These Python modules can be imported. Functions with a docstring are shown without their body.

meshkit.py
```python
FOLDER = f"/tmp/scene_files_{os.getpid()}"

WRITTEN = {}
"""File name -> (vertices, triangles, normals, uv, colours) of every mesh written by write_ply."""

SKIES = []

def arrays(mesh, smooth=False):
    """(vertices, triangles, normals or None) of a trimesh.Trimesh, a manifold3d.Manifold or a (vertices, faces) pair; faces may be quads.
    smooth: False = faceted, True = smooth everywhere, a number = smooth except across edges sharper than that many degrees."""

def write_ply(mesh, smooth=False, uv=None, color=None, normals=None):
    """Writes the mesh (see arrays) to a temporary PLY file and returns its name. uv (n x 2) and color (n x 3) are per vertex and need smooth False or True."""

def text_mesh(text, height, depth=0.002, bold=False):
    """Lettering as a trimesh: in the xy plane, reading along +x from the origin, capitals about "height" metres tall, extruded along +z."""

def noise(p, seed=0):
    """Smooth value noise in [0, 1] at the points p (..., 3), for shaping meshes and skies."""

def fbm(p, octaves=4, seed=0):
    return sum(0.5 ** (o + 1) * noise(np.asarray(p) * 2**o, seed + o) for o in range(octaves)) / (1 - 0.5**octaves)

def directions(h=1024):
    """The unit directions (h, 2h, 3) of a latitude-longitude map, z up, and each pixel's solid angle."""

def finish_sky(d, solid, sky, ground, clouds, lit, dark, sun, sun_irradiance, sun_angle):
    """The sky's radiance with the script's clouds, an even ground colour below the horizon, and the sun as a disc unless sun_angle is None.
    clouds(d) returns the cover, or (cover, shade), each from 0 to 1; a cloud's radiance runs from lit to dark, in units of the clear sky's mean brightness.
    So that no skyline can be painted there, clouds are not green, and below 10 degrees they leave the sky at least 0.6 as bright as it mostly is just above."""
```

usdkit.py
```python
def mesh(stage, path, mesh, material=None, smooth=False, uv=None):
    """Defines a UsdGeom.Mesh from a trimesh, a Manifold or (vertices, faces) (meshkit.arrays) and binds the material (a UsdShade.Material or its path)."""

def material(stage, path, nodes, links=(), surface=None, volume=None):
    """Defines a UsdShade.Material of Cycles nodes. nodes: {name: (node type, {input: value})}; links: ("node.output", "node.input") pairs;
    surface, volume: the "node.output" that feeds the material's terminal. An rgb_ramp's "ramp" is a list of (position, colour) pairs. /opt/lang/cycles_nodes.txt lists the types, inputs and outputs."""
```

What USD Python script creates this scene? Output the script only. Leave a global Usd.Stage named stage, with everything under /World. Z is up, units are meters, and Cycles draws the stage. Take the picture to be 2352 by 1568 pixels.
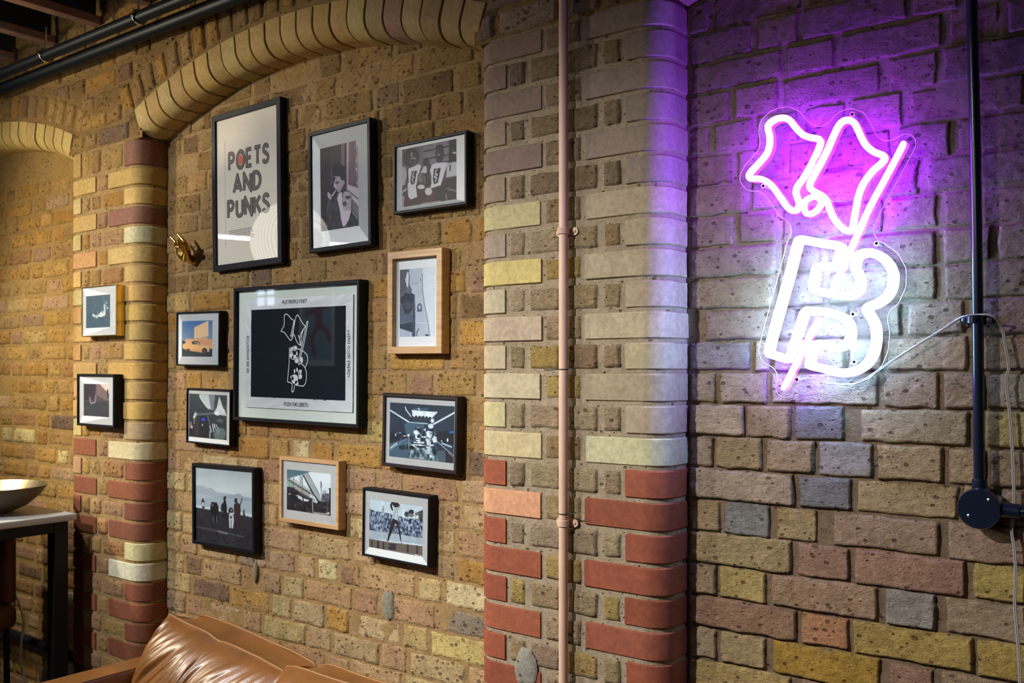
import math, random
import numpy as np, trimesh, manifold3d as m3
import shapely, shapely.affinity
from shapely.geometry import Polygon, LineString, Point, box as sbox
import usdkit, meshkit
from pxr import Gf, Sdf, Usd, UsdGeom, UsdLux, UsdShade, Vt

stage = Usd.Stage.CreateInMemory()
UsdGeom.SetStageUpAxis(stage, 'Z'); UsdGeom.SetStageMetersPerUnit(stage, 1.0)
UsdGeom.Xform.Define(stage, '/World'); UsdGeom.Scope.Define(stage, '/World/Looks')

# ------------------------------------------------------------------ camera
# x runs along the wall (right +), y towards the wall, z up; the eye stands at (0, 0, EYE)
EYE, FPX, YAW = 1.60, 2175.0, math.atan(1674 / 2175)
CO, SI = math.cos(YAW), math.sin(YAW)
HORIZON = 850.0
cam = UsdGeom.Camera.Define(stage, '/World/camera')
cam.CreateHorizontalApertureAttr(36.0)
cam.CreateVerticalApertureAttr(24.0)
cam.CreateFocalLengthAttr(36.0 * FPX / 2352)
cam.CreateVerticalApertureOffsetAttr((HORIZON - 784) / 2352 * 36.0)
cam.CreateClippingRangeAttr(Gf.Vec2f(0.05, 100))
cam.CreateFStopAttr(5.6); cam.CreateFocusDistanceAttr(2.35)
cam.CreateExposureAttr(0.0)
cam.AddTransformOp().Set(Gf.Matrix4d(CO, SI, 0, 0, 0, 0, 1, 0, SI, -CO, 0, 0, 0, 0, EYE, 1))

# ------------------------------------------------------------------ lights
def spot_light(name, pos, aim, radius, intensity, color, cone, soft):
    l = UsdLux.SphereLight.Define(stage, '/World/' + name)
    l.CreateRadiusAttr(radius); l.CreateIntensityAttr(intensity); l.CreateColorAttr(Gf.Vec3f(*color))
    l.CreateNormalizeAttr(False)
    sh = UsdLux.ShapingAPI.Apply(l.GetPrim())
    sh.CreateShapingConeAngleAttr(cone); sh.CreateShapingConeSoftnessAttr(soft)
    d = Gf.Vec3d(*(np.array(aim, float) - np.array(pos, float))).GetNormalized()
    z = -d; xx = Gf.Cross(Gf.Vec3d(0, 0, 1), z).GetNormalized(); yy = Gf.Cross(z, xx)
    l.AddTransformOp().Set(Gf.Matrix4d(*xx, 0, *yy, 0, *z, 0, *pos, 1))
    return l
SPOTS = [  # ceiling spot lamps: name, position, aim, radius, intensity, colour, half angle, softness
    ('spot_key', (-2.05, -0.50, 2.88), (-1.18, 1.95, 0.86), 0.045, 4800, (1.0, 0.985, 0.965), 29, 1.0),
    ('spot_bay', (-3.42, -0.40, 2.88), (-2.55, 2.00, 1.02), 0.045, 3600, (0.98, 0.985, 1.0), 37, 1.0),
    ('spot_left', (-4.70, 0.10, 2.50), (-3.30, 1.95, 1.68), 0.055, 2300, (1.0, 0.86, 0.62), 40, 1.0),
    ('spot_table', (-4.35, 1.05, 2.88), (-4.20, 1.75, 1.05), 0.04, 1500, (1.0, 0.95, 0.86), 38, 1.0),
    ('spot_poster', (-6.70, -0.60, 2.88), (-6.95, -2.0, 1.95), 0.04, 1600, (0.90, 0.95, 1.0), 34, 1.0),
]
for a in SPOTS: spot_light(*a)
wash = UsdLux.SphereLight.Define(stage, '/World/room_fill_lamp')
wash.CreateRadiusAttr(0.16); wash.CreateIntensityAttr(17.0); wash.CreateColorAttr(Gf.Vec3f(0.88, 0.94, 1.0))
wash.AddTranslateOp().Set(Gf.Vec3d(-1.0, -1.65, 2.5))

# ------------------------------------------------------------------ helpers
def at(px, py, y):
    """The point at distance y from the eye's plane along the wall normal that the photograph shows at pixel (px, py)."""
    u, v = (px - 1176) / FPX, (HORIZON - py) / FPX
    Z = y / (CO + SI * u)
    return np.array([Z * (CO * u - SI), y, EYE + v * Z])
def sx(px, y): return at(px, 0, y)[0]

taken = set()
def numbered(parent, name):
    k, p = 0, f'{parent}/{name}'
    while p in taken:
        k += 1; p = f'{parent}/{name}_{k:03d}'
    taken.add(p)
    return p
def keys(prim, label=None, cat=None, group=None, kind=None):
    for k, v in (('label', label), ('category', cat), ('group', group), ('kind', kind)):
        if v: prim.SetCustomDataByKey(k, v)
def thing(name, label, cat=None, loc=(0, 0, 0), group=None, kind=None, rot=None):
    x = UsdGeom.Xform.Define(stage, numbered('/World', name))
    x.AddTranslateOp().Set(Gf.Vec3d(*map(float, loc)))
    if rot: x.AddRotateXYZOp().Set(Gf.Vec3f(*rot))
    keys(x.GetPrim(), label, cat, group, kind)
    return str(x.GetPath())
def part(parent, name, mesh, mat, smooth=False, tone=None, label=None, kind=None, vcol=None):
    p = numbered(parent, name)
    m = usdkit.mesh(stage, p, mesh, MAT[mat], smooth=smooth)
    api = UsdGeom.PrimvarsAPI(m)
    if tone is not None:
        api.CreatePrimvar('tone', Sdf.ValueTypeNames.Color3fArray, 'constant').Set(Vt.Vec3fArray([Gf.Vec3f(*map(float, tone))]))
    if vcol is not None:
        api.CreatePrimvar('tone', Sdf.ValueTypeNames.Color3fArray, 'vertex').Set(Vt.Vec3fArray.FromNumpy(np.asarray(vcol, np.float32)))
    keys(m.GetPrim(), label, None, None, kind)
    return p
def top(name, mesh, mat, label, cat=None, smooth=False, kind=None, group=None):
    p = part('/World', name, mesh, mat, smooth, label=label, kind=kind)
    keys(stage.GetPrimAtPath(p), None, cat, group)
    return p

def cat_(*ms): return trimesh.util.concatenate([m for m in ms])
def bx(x0, x1, y0, y1, z0, z1):
    m = trimesh.creation.box((x1 - x0, y1 - y0, z1 - z0)); m.apply_translation(((x0 + x1) / 2, (y0 + y1) / 2, (z0 + z1) / 2)); return m
def rbox(x0, x1, y0, y1, z0, z1, r=0.004, n=8):
    """box with rounded edges"""
    c = [m3.Manifold.sphere(r, n).translate((x, y, z)) for x in (x0 + r, x1 - r) for y in (y0 + r, y1 - r) for z in (z0 + r, z1 - r)]
    h = m3.Manifold.batch_hull(c).to_mesh()
    return trimesh.Trimesh(h.vert_properties[:, :3], h.tri_verts)
def tube(pts, r, n=12, closed=False, caps=True):
    pts = np.asarray(pts, float); N = len(pts)
    r = np.broadcast_to(np.asarray(r, float), (N,))
    if closed: t = np.roll(pts, -1, 0) - np.roll(pts, 1, 0)
    else: t = np.gradient(pts, axis=0)
    t /= np.maximum(np.linalg.norm(t, axis=1, keepdims=True), 1e-9)
    up = np.array([0, 1.0, 0]) if abs(t[0][1]) < 0.9 else np.array([1.0, 0, 0])
    V = []; a = np.linspace(0, 2 * np.pi, n, endpoint=False)
    s = np.cross(t[0], up); s /= np.linalg.norm(s)
    for i in range(N):
        s = s - t[i] * (s @ t[i]); s /= max(np.linalg.norm(s), 1e-9)
        b = np.cross(t[i], s)
        V.append(pts[i] + r[i] * (np.cos(a)[:, None] * s + np.sin(a)[:, None] * b))
    V = np.vstack(V); F = []
    for i in range(N if closed else N - 1):
        j = (i + 1) % N
        for k in range(n):
            l = (k + 1) % n
            F += [(i * n + k, i * n + l, j * n + l), (i * n + k, j * n + l, j * n + k)]
    if not closed and caps:
        V = np.vstack([V, pts[0], pts[-1]]); c0, c1 = N * n, N * n + 1
        for k in range(n):
            l = (k + 1) % n
            F += [(c0, l, k), (c1, (N - 1) * n + k, (N - 1) * n + l)]
    return trimesh.Trimesh(V, np.array(F)[:, ::-1], process=False)
def spline(pts, n, closed=False):
    """Catmull-Rom through the points"""
    p = np.asarray(pts, float); N = len(p); out = []
    if not closed: p = np.vstack([2 * p[0] - p[1], p, 2 * p[-1] - p[-2]])
    for i in range(N if closed else N - 1):
        a, b, c, d = (p[(i + k - 1) % N] for k in range(4)) if closed else (p[i], p[i + 1], p[i + 2], p[i + 3])
        for t in np.arange(n) / n:
            out.append(0.5 * (2 * b + (c - a) * t + (2 * a - 5 * b + 4 * c - d) * t * t + (3 * b - 3 * c + d - a) * t ** 3))
    if not closed: out.append(p[-2])
    return np.array(out)
def lathe(prof, n=48):
    """revolve (r, z) about z"""
    return trimesh.creation.revolve(np.array(prof, float), sections=n)
def cyl(p, q, r, n=20):
    return tube([p, q], r, n)
def prism(poly, h):
    return trimesh.creation.extrude_polygon(poly, h, engine='earcut')
def wallform(m, y):
    """a mesh drawn in (x, z) and raised along its own third axis, stood up so that it faces the room from depth y"""
    v = np.array(m.vertices); w = np.stack([v[:, 0], y - v[:, 2], v[:, 1]], 1)
    return trimesh.Trimesh(w, m.faces, process=False)
def fbm3(x, z, sc, seed, oct=4, stretch=1.0):
    return meshkit.fbm(np.stack([np.asarray(x) * sc, np.asarray(z) * sc * stretch, np.full_like(np.asarray(x, float), seed * 7.31)], -1), oct, seed)
def srgb(c):
    c = np.asarray(c, float) / 255.0
    return np.where(c < 0.04045, c / 12.92, ((c + 0.055) / 1.055) ** 2.4)

# ------------------------------------------------------------------ materials
MAT = {}
def mat(name, nodes, links=(), surface='p.BSDF'):
    MAT[name] = usdkit.material(stage, '/World/Looks/' + name, nodes, links, surface=surface)
def plain(name, col, rough=0.5, metal=0.0, spec=0.5, noise=0.0, nscale=30, bump=0.0, coat=0.0, bscale=200):
    n = {'p': ('principled_bsdf', {'base_color': col, 'roughness': rough, 'metallic': metal, 'specular_ior_level': spec, 'coat_weight': coat})}
    l = []
    if noise or bump:
        n['tc'] = ('texture_coordinate', {})
        n['nz'] = ('noise_texture', {'scale': nscale, 'detail': 4.0})
        l += [('tc.object', 'nz.vector')]
    if noise:
        n['rp'] = ('rgb_ramp', {'ramp': [(0.25, [c * (1 - noise) for c in col]), (0.75, [min(1, c * (1 + noise)) for c in col])]})
        l += [('nz.fac', 'rp.fac'), ('rp.color', 'p.base_color')]
    if bump:
        n['nb'] = ('noise_texture', {'scale': bscale, 'detail': 3.0})
        n['bp'] = ('bump', {'strength': bump, 'distance': 0.002})
        l += [('tc.object', 'nb.vector'), ('nb.fac', 'bp.height'), ('bp.normal', 'p.normal')]
    mat(name, n, l)

def brick_mat(name, var, pits, bump, ridge, rough=0.92, spec=0.25, fine=260.0, dist=0.006):
    """fired clay: the tone comes from each brick's own primvar; noise mottles it, voronoi cells are pits"""
    n = {
        'at': ('attribute', {'attribute': 'tone'}),
        'g': ('geometry', {}), 'oi': ('object_info', {}),
        'sh': ('combine_xyz', {}), 'sm': ('math', {'math_type': 'multiply', 'value2': 37.0}),
        'ps': ('vector_math', {'math_type': 'add'}),
        'n1': ('noise_texture', {'scale': 13.0, 'detail': 5.0, 'roughness': 0.6}),
        'n2': ('noise_texture', {'scale': 70.0, 'detail': 4.0, 'roughness': 0.65}),
        'r1': ('rgb_ramp', {'ramp': [(0.28, (1 - var, 1 - var * 1.1, 1 - var * 1.25)), (0.5, (1, 1, 1)), (0.72, (1 + var * .7, 1 + var * .7, 1 + var * .75))]}),
        'r2': ('rgb_ramp', {'ramp': [(0.3, (0.80, 0.79, 0.78)), (0.7, (1.18, 1.17, 1.16))]}),
        'm1': ('mix', {'mix_type': 'multiply', 'fac': 1.0}), 'm2': ('mix', {'mix_type': 'multiply', 'fac': 1.0}),
        # pits, in two sizes
        'nd': ('noise_texture', {'scale': 120.0, 'detail': 2.0}), 'vd': ('math', {'math_type': 'multiply_add', 'value2': 0.34, 'value3': -0.17}),
        'm3': ('mix', {'mix_type': 'mix'}), 'dk': ('mix', {'mix_type': 'multiply', 'fac': 1.0, 'color2': (0.42, 0.36, 0.34)}),
        'pm': ('math', {'math_type': 'multiply'}), 'pv': ('mapping', {'scale': (0.85, 0.85, 1.25), 'rotation': (0.0, 0.5, 0.0)}),
        **{q + k: v for q, sc, am in (('a', 66.0, pits), ('b', 185.0, pits * 0.9)) for k, v in {
            'v': ('voronoi_texture', {'scale': sc, 'randomness': 1.0}), 'va': ('math', {'math_type': 'add'}), 'sc': ('separate_color', {}), 'pw': ('math', {'math_type': 'power', 'value2': 3.2}),
            'th': ('math', {'math_type': 'multiply_add', 'value2': am, 'value3': -0.03}), 'df': ('math', {'math_type': 'subtract'}),
            'pm': ('map_range', {'from_min': -0.03, 'from_max': 0.05, 'to_min': 0.0, 'to_max': 1.0, 'clamp': True})}.items()},
        # relief
        'mp': ('mapping', {'scale': (1.0, 1.0, 1.7), 'rotation': (0.0, 0.55, 0.0)}),
        'nr': ('noise_texture', {'scale': 64.0, 'detail': 6.0, 'roughness': 0.72, 'distortion': 0.25}),
        'nf': ('noise_texture', {'scale': fine, 'detail': 4.0, 'roughness': 0.7}),
        'h1': ('math', {'math_type': 'multiply', 'value2': ridge}),
        'h2': ('math', {'math_type': 'multiply_add', 'value2': 0.45}),
        'h3': ('math', {'math_type': 'multiply_add', 'value2': 0.9}),
        'bp': ('bump', {'strength': bump, 'distance': dist}),
        'p': ('principled_bsdf', {'roughness': rough, 'specular_ior_level': spec, 'diffuse_roughness': 0.4}),
    }
    l = [('oi.random', 'sm.value1'), ('sm.value', 'sh.x'), ('sm.value', 'sh.z'), ('g.position', 'ps.vector1'), ('sh.vector', 'ps.vector2'),
         ('ps.vector', 'n1.vector'), ('ps.vector', 'n2.vector'), ('n1.fac', 'r1.fac'), ('n2.fac', 'r2.fac'),
         ('at.color', 'm1.color1'), ('r1.color', 'm1.color2'), ('m1.color', 'm2.color1'), ('r2.color', 'm2.color2'),
         ('ps.vector', 'pv.vector'), ('ps.vector', 'nd.vector'), ('nd.fac', 'vd.value1'),
         *[(x.replace('@', q), y.replace('@', q)) for q in 'ab' for x, y in (('pv.vector', '@v.vector'), ('@v.distance', '@va.value1'), ('vd.value', '@va.value2'), ('@v.color', '@sc.color'), ('@sc.r', '@pw.value1'), ('@pw.value', '@th.value1'),
            ('@va.value', '@df.value1'), ('@th.value', '@df.value2'), ('@df.value', '@pm.value'))], ('apm.result', 'pm.value1'), ('bpm.result', 'pm.value2'),
         ('pm.value', 'm3.fac'), ('m2.color', 'dk.color1'), ('dk.color', 'm3.color1'), ('m2.color', 'm3.color2'), ('m3.color', 'p.base_color'),
         ('ps.vector', 'mp.vector'), ('mp.vector', 'nr.vector'), ('ps.vector', 'nf.vector'), ('nr.fac', 'h1.value1'),
         ('nf.fac', 'h2.value1'), ('h1.value', 'h2.value3'), ('pm.value', 'h3.value1'), ('h2.value', 'h3.value3'), ('h3.value', 'bp.height'), ('bp.normal', 'p.normal')]
    mat(name, n, l)
brick_mat('stock_brick', 0.22, 0.50, 0.85, 1.6)
brick_mat('stock_brick_near', 0.20, 0.40, 1.0, 3.0)
brick_mat('smooth_brick', 0.13, 0.10, 0.22, 0.35, rough=0.75, spec=0.35, dist=0.004)
brick_mat('mortar_joint', 0.18, 0.34, 0.9, 0.9, fine=330.0)
plain('black_paint', (.012, .014, .018), rough=.35)
plain('white_board', (.69, .705, .725), rough=.9)
plain('dark_timber', (.016, .019, .032), rough=.8, noise=.2)
plain('brown_timber', (.27, .145, .10), rough=.8, noise=.3, nscale=12)
plain('floor_boards', (.10, .065, .04), rough=.5, noise=.3, nscale=6)
plain('plaster_brick', (.30, .21, .13), rough=.9, noise=.3, nscale=7, bump=.4, bscale=40)
mat('neon_violet', {'e': ('emission', {'color': (.225, .0085, 1.0), 'strength': 170.0})}, surface='e.emission')
mat('neon_white', {'e': ('emission', {'color': (.33, .64, 1.0), 'strength': 92.0})}, surface='e.emission')
def pane(name, tint, rough, ior=1.5):
    mat(name, {'f': ('fresnel', {'IOR': ior}), 't': ('transparent_bsdf', {'color': tint}), 'g': ('glossy_bsdf', {'color': (1, 1, 1), 'roughness': rough}), 'm': ('mix_closure', {}), 'ge': ('geometry', {}), 'nb': ('math', {'math_type': 'subtract', 'value1': 1.0}), 'mu': ('math', {'math_type': 'multiply'})},
        [('ge.backfacing', 'nb.value2'), ('f.fac', 'mu.value1'), ('nb.value', 'mu.value2'), ('mu.value', 'm.fac'), ('t.BSDF', 'm.closure1'), ('g.BSDF', 'm.closure2')], surface='m.closure')
pane('picture_glass', (.97, .98, .98), 0.02)
pane('acrylic', (.96, .96, .98), 0.06)
mat('print_paper', {'a': ('attribute', {'attribute': 'tone'}), 'p': ('principled_bsdf', {'roughness': .55, 'specular_ior_level': .3})}, [('a.color', 'p.base_color')])
plain('black_frame', (.003, .004, .008), rough=.5, spec=.18)
plain('umber_frame', (.014, .008, .010), rough=.5, spec=.25)
plain('gold_frame', (.62, .42, .12), rough=.24, metal=1.0)
plain('poster_ink', (.065, .045, .042), rough=.6)
plain('poster_line', (.36, .31, .28), rough=.6)
plain('poster_red', (.60, .075, .03), rough=.6)
plain('small_print', (.16, .14, .13), rough=.7)
plain('thread_white', (.62, .64, .68), rough=.6)
plain('thread_dark', (.006, .011, .018), rough=.9, spec=.1)
plain('thread_grey', (.07, .08, .09), rough=.7)
plain('green_white_mount', (.56, .615, .57), rough=.85)
mat('oak', {'tc': ('texture_coordinate', {}), 'mp': ('mapping', {'scale': (3.0, 20.0, 60.0)}), 'n': ('noise_texture', {'scale': 1.6, 'detail': 5.0, 'distortion': .4}),
            'r': ('rgb_ramp', {'ramp': [(.3, (.36, .20, .085)), (.7, (.52, .33, .15))]}), 'p': ('principled_bsdf', {'roughness': .5})},
    [('tc.object', 'mp.vector'), ('mp.vector', 'n.vector'), ('n.fac', 'r.fac'), ('r.color', 'p.base_color')])
mat('satin', {'a': ('attribute', {'attribute': 'tone'}), 'p': ('principled_bsdf', {'base_color': (.60, .62, .66), 'roughness': .32, 'specular_ior_level': .8, 'sheen_weight': .3})}, [])
plain('pipe_paint', (.60, .39, .27), rough=.55, noise=.08, nscale=9)
plain('conduit_enamel', (.005, .010, .024), rough=.22, spec=.6)
plain('bright_screw', (.75, .74, .72), rough=.3, metal=1.0)
plain('cable_tie', (.01, .01, .012), rough=.5)
plain('clear_flex', (.36, .34, .35), rough=.25)
plain('white_flex', (.86, .90, .96), rough=.5)
plain('brass', (.66, .43, .12), rough=.25, metal=1.0)
plain('bowl_brass', (.55, .46, .26), rough=.33, metal=1.0, bump=.35, bscale=60)
plain('bowl_dark', (.12, .095, .06), rough=.55, metal=.6)
plain('table_top', (.47, .48, .49), rough=.42, noise=.12, nscale=5)
plain('stool_leather', (.13, .045, .014), rough=.45)
plain('black_steel', (.005, .007, .012), rough=.45, spec=.2)
plain('chrome', (.7, .72, .75), rough=.15, metal=1.0)
plain('pipe_black', (.004, .007, .012), rough=.45, spec=.18)
plain('piping', (.24, .10, .025), rough=.42)
mat('leather', {'tc': ('texture_coordinate', {}), 'n': ('noise_texture', {'scale': 9.0, 'detail': 5.0, 'roughness': .6}), 'r': ('rgb_ramp', {'ramp': [(.3, (.155, .055, .008)), (.7, (.25, .094, .015))]}),
    'nf': ('voronoi_texture', {'scale': 420.0}), 'nb': ('noise_texture', {'scale': 30.0, 'detail': 3.0}), 'ad': ('math', {'math_type': 'multiply_add', 'value2': .16}),
    'b': ('bump', {'strength': .5, 'distance': .003}), 'p': ('principled_bsdf', {'roughness': .38, 'specular_ior_level': .8, 'coat_weight': .4, 'coat_roughness': .32})},
    [('tc.object', 'n.vector'), ('tc.object', 'nf.vector'), ('tc.object', 'nb.vector'), ('n.fac', 'r.fac'), ('r.color', 'p.base_color'), ('nf.distance', 'ad.value1'), ('nb.fac', 'ad.value3'), ('ad.value', 'b.height'), ('b.normal', 'p.normal')])
mat('globe_glow', {'tc': ('texture_coordinate', {}), 'w': ('wave_texture', {'bands_direction': 'x', 'scale': 16.0, 'distortion': .6}), 'r': ('rgb_ramp', {'ramp': [(0, (.50, .46, .38)), (.6, (1.0, .93, .80))]}), 'e': ('emission', {'strength': 5.5})},
    [('tc.object', 'w.vector'), ('w.fac', 'r.fac'), ('r.color', 'e.color')], surface='e.emission')
mat('tube_glow', {'e': ('emission', {'color': (.95, .97, 1.0), 'strength': 20.0})}, surface='e.emission')
mat('window_day', {'e': ('emission', {'color': (.62, .80, 1.0), 'strength': 8.0})}, surface='e.emission')
plain('poster_blue', (.30, .38, .45), rough=.6)
plain('dancer_red', (.35, .03, .04), rough=.6)
mat('far_brick', {'tc': ('texture_coordinate', {}), 'mp': ('mapping', {'rotation': (math.pi / 2, 0, 0)}), 'b': ('brick_texture', {'color1': (.13, .09, .05), 'color2': (.09, .06, .04), 'mortar': (.08, .065, .05), 'scale': 1.0, 'brick_width': .225, 'row_height': .075, 'mortar_size': .006}), 'p': ('principled_bsdf', {'roughness': .9})},
    [('tc.object', 'mp.vector'), ('mp.vector', 'b.vector'), ('b.color', 'p.base_color')])
plain('poster_paper', (.62, .55, .47), rough=.8)
plain('tube_backing', (.75, .75, .78), rough=.6)
# ------------------------------------------------------------------ the setting: brick walls, piers, arches
YF, YB = 1.926, 2.0385            # faces of the piers, faces of the bays behind them
PIER_R = (-1.607, -1.0437)        # ends of the right pier along the wall
PIER_L = (-3.735, -3.2115)
SPRING, RISE, BULL, RING = EYE + 0.862, 0.150, 0.060, 0.108

def joint(k):                     # underside of course k-1, top of course k; k counts downwards
    return EYE - 0.0035 - (0.075 if k >= 0 else 0.0725) * k

class Arch:
    def __init__(s, a, b, spring=SPRING, rise=RISE):
        c = (b - a) / 2; s.a, s.b = a, b
        s.R = (c * c + rise * rise) / (2 * rise); s.cx = (a + b) / 2; s.cz = spring + rise - s.R
        s.half = math.asin(c / s.R)
    def p(s, rad, ang): return s.cx + rad * np.sin(ang), s.cz + rad * np.cos(ang)
    def sd(s, x, z, extra):       # distance outside the ring of that extra radius
        d = np.hypot(x - s.cx, z - s.cz) - s.R - extra
        a = np.abs(np.arctan2(x - s.cx, z - s.cz)) - s.half
        return np.where(z > s.cz, np.maximum(d, a * s.R * 0.98 - 0.004), 9.0)
ARCHES = [Arch(PIER_L[1], PIER_R[0]), Arch(PIER_R[1], 0.56), Arch(-5.34, PIER_L[0], SPRING - 0.022)]

def sstep(t): t = np.clip(t, 0, 1); return t * t * (3 - 2 * t)
def rough_brick(w, h, seed, res, amp, edge, ragged, rnd=0.010, cut=None, cx=0, cz=0, ridge=0.0, chip=0.0, fall=0.007, warp=0.0035):
    """(V in local (x, depth towards the room, z), F): a hand-made brick face, uneven and ragged at its arrises"""
    nx, nz = max(4, int(round(w / res))), max(3, int(round(h / res)))
    X, Z = np.meshgrid(np.linspace(-w / 2, w / 2, nx + 1), np.linspace(-h / 2, h / 2, nz + 1))
    qx, qz = np.abs(X) - w / 2 + rnd, np.abs(Z) - h / 2 + rnd
    sd = -(np.hypot(np.maximum(qx, 0), np.maximum(qz, 0)) + np.minimum(np.maximum(qx, qz), 0) - rnd)
    if cut is not None: sd = np.minimum(sd, cut(X + cx, Z + cz))
    n = fbm3(X + seed * 3.1, Z, 46, seed, 3, 1.2) - 0.5
    big = fbm3(X + seed * 1.7, Z, 9, seed + 5, 2) - 0.5
    sdn = sd + ragged * n - chip * np.maximum(big - 0.12, 0) * 6
    D = amp * (1.4 * big + 0.8 * n) - edge * (1 - sstep((sdn + 0.0055) / fall))
    if ridge:
        rr = fbm3(X * 0.8 + Z * 0.6 + seed, Z - X * 0.35, 70, seed + 11, 3, 1.1)
        D = D + ridge * (np.abs(rr - 0.5) * 2 - 0.3)
    X = X + warp * 2 * (fbm3(X + seed * .71, Z, 30, seed + 21, 2) - .5); Z = Z + warp * 2 * (fbm3(X + seed * .37, Z, 30, seed + 22, 2) - .5)
    D[0], D[-1], D[:, 0], D[:, -1] = -edge * 1.2, -edge * 1.2, -edge * 1.2, -edge * 1.2
    V = np.stack([X.ravel(), D.ravel(), Z.ravel()], 1); m = nx + 1
    i = (np.arange(nz)[:, None] * m + np.arange(nx)).ravel()
    F = np.vstack([np.stack([i, i + 1, i + m + 1], 1), np.stack([i, i + m + 1, i + m], 1)])
    loop = np.concatenate([np.arange(nx), np.arange(nz) * m + nx, nz * m + np.arange(nx, 0, -1), np.arange(nz, 0, -1) * m])
    L, o = len(loop), len(V)
    back = V[loop].copy(); back[:, 1] = -0.045
    E = np.concatenate([sdn.ravel(), np.zeros(L + 1)])
    V = np.vstack([V, back, [[0, -0.045, 0]]]); k = np.arange(L); j = (k + 1) % L
    F = np.vstack([F, np.stack([loop[j], loop, o + k], 1), np.stack([loop[j], o + k, o + j], 1), np.stack([o + j, o + k, np.full(L, o + L)], 1)])
    return V, F, E
def stand(V, F, cx, cz, y, tilt=0.0):
    c, s = math.cos(tilt), math.sin(tilt)
    return trimesh.Trimesh(np.stack([cx + V[:, 0] * c - V[:, 2] * s, y - V[:, 1], cz + V[:, 0] * s + V[:, 2] * c], 1), F, process=False)
def mortar_face(x0, x1, z0, z1, y, res, amp, seed, keep=None, thick=0.10):
    """the bed of mortar that the bricks stand in: an uneven sheet with a solid back"""
    nx, nz = int((x1 - x0) / res), int((z1 - z0) / res)
    X, Z = np.meshgrid(np.linspace(x0, x1, nx + 1), np.linspace(z0, z1, nz + 1))
    Y = y - amp * 2 * (fbm3(X, Z, 22, seed, 4) - 0.5) - amp * 0.8 * (fbm3(X, Z, 95, seed + 3, 2) - 0.5)
    V = np.stack([X, Y, Z], -1).reshape(-1, 3); m = nx + 1
    i = (np.arange(nz)[:, None] * m + np.arange(nx)).ravel()
    if keep is not None:
        c = V[i] + [res / 2, 0, res / 2]
        i = i[keep(c[:, 0], c[:, 2])]
    F = np.vstack([np.stack([i, i + 1, i + m + 1], 1), np.stack([i, i + m + 1, i + m], 1)])
    return trimesh.Trimesh(V, F, process=False)
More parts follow.
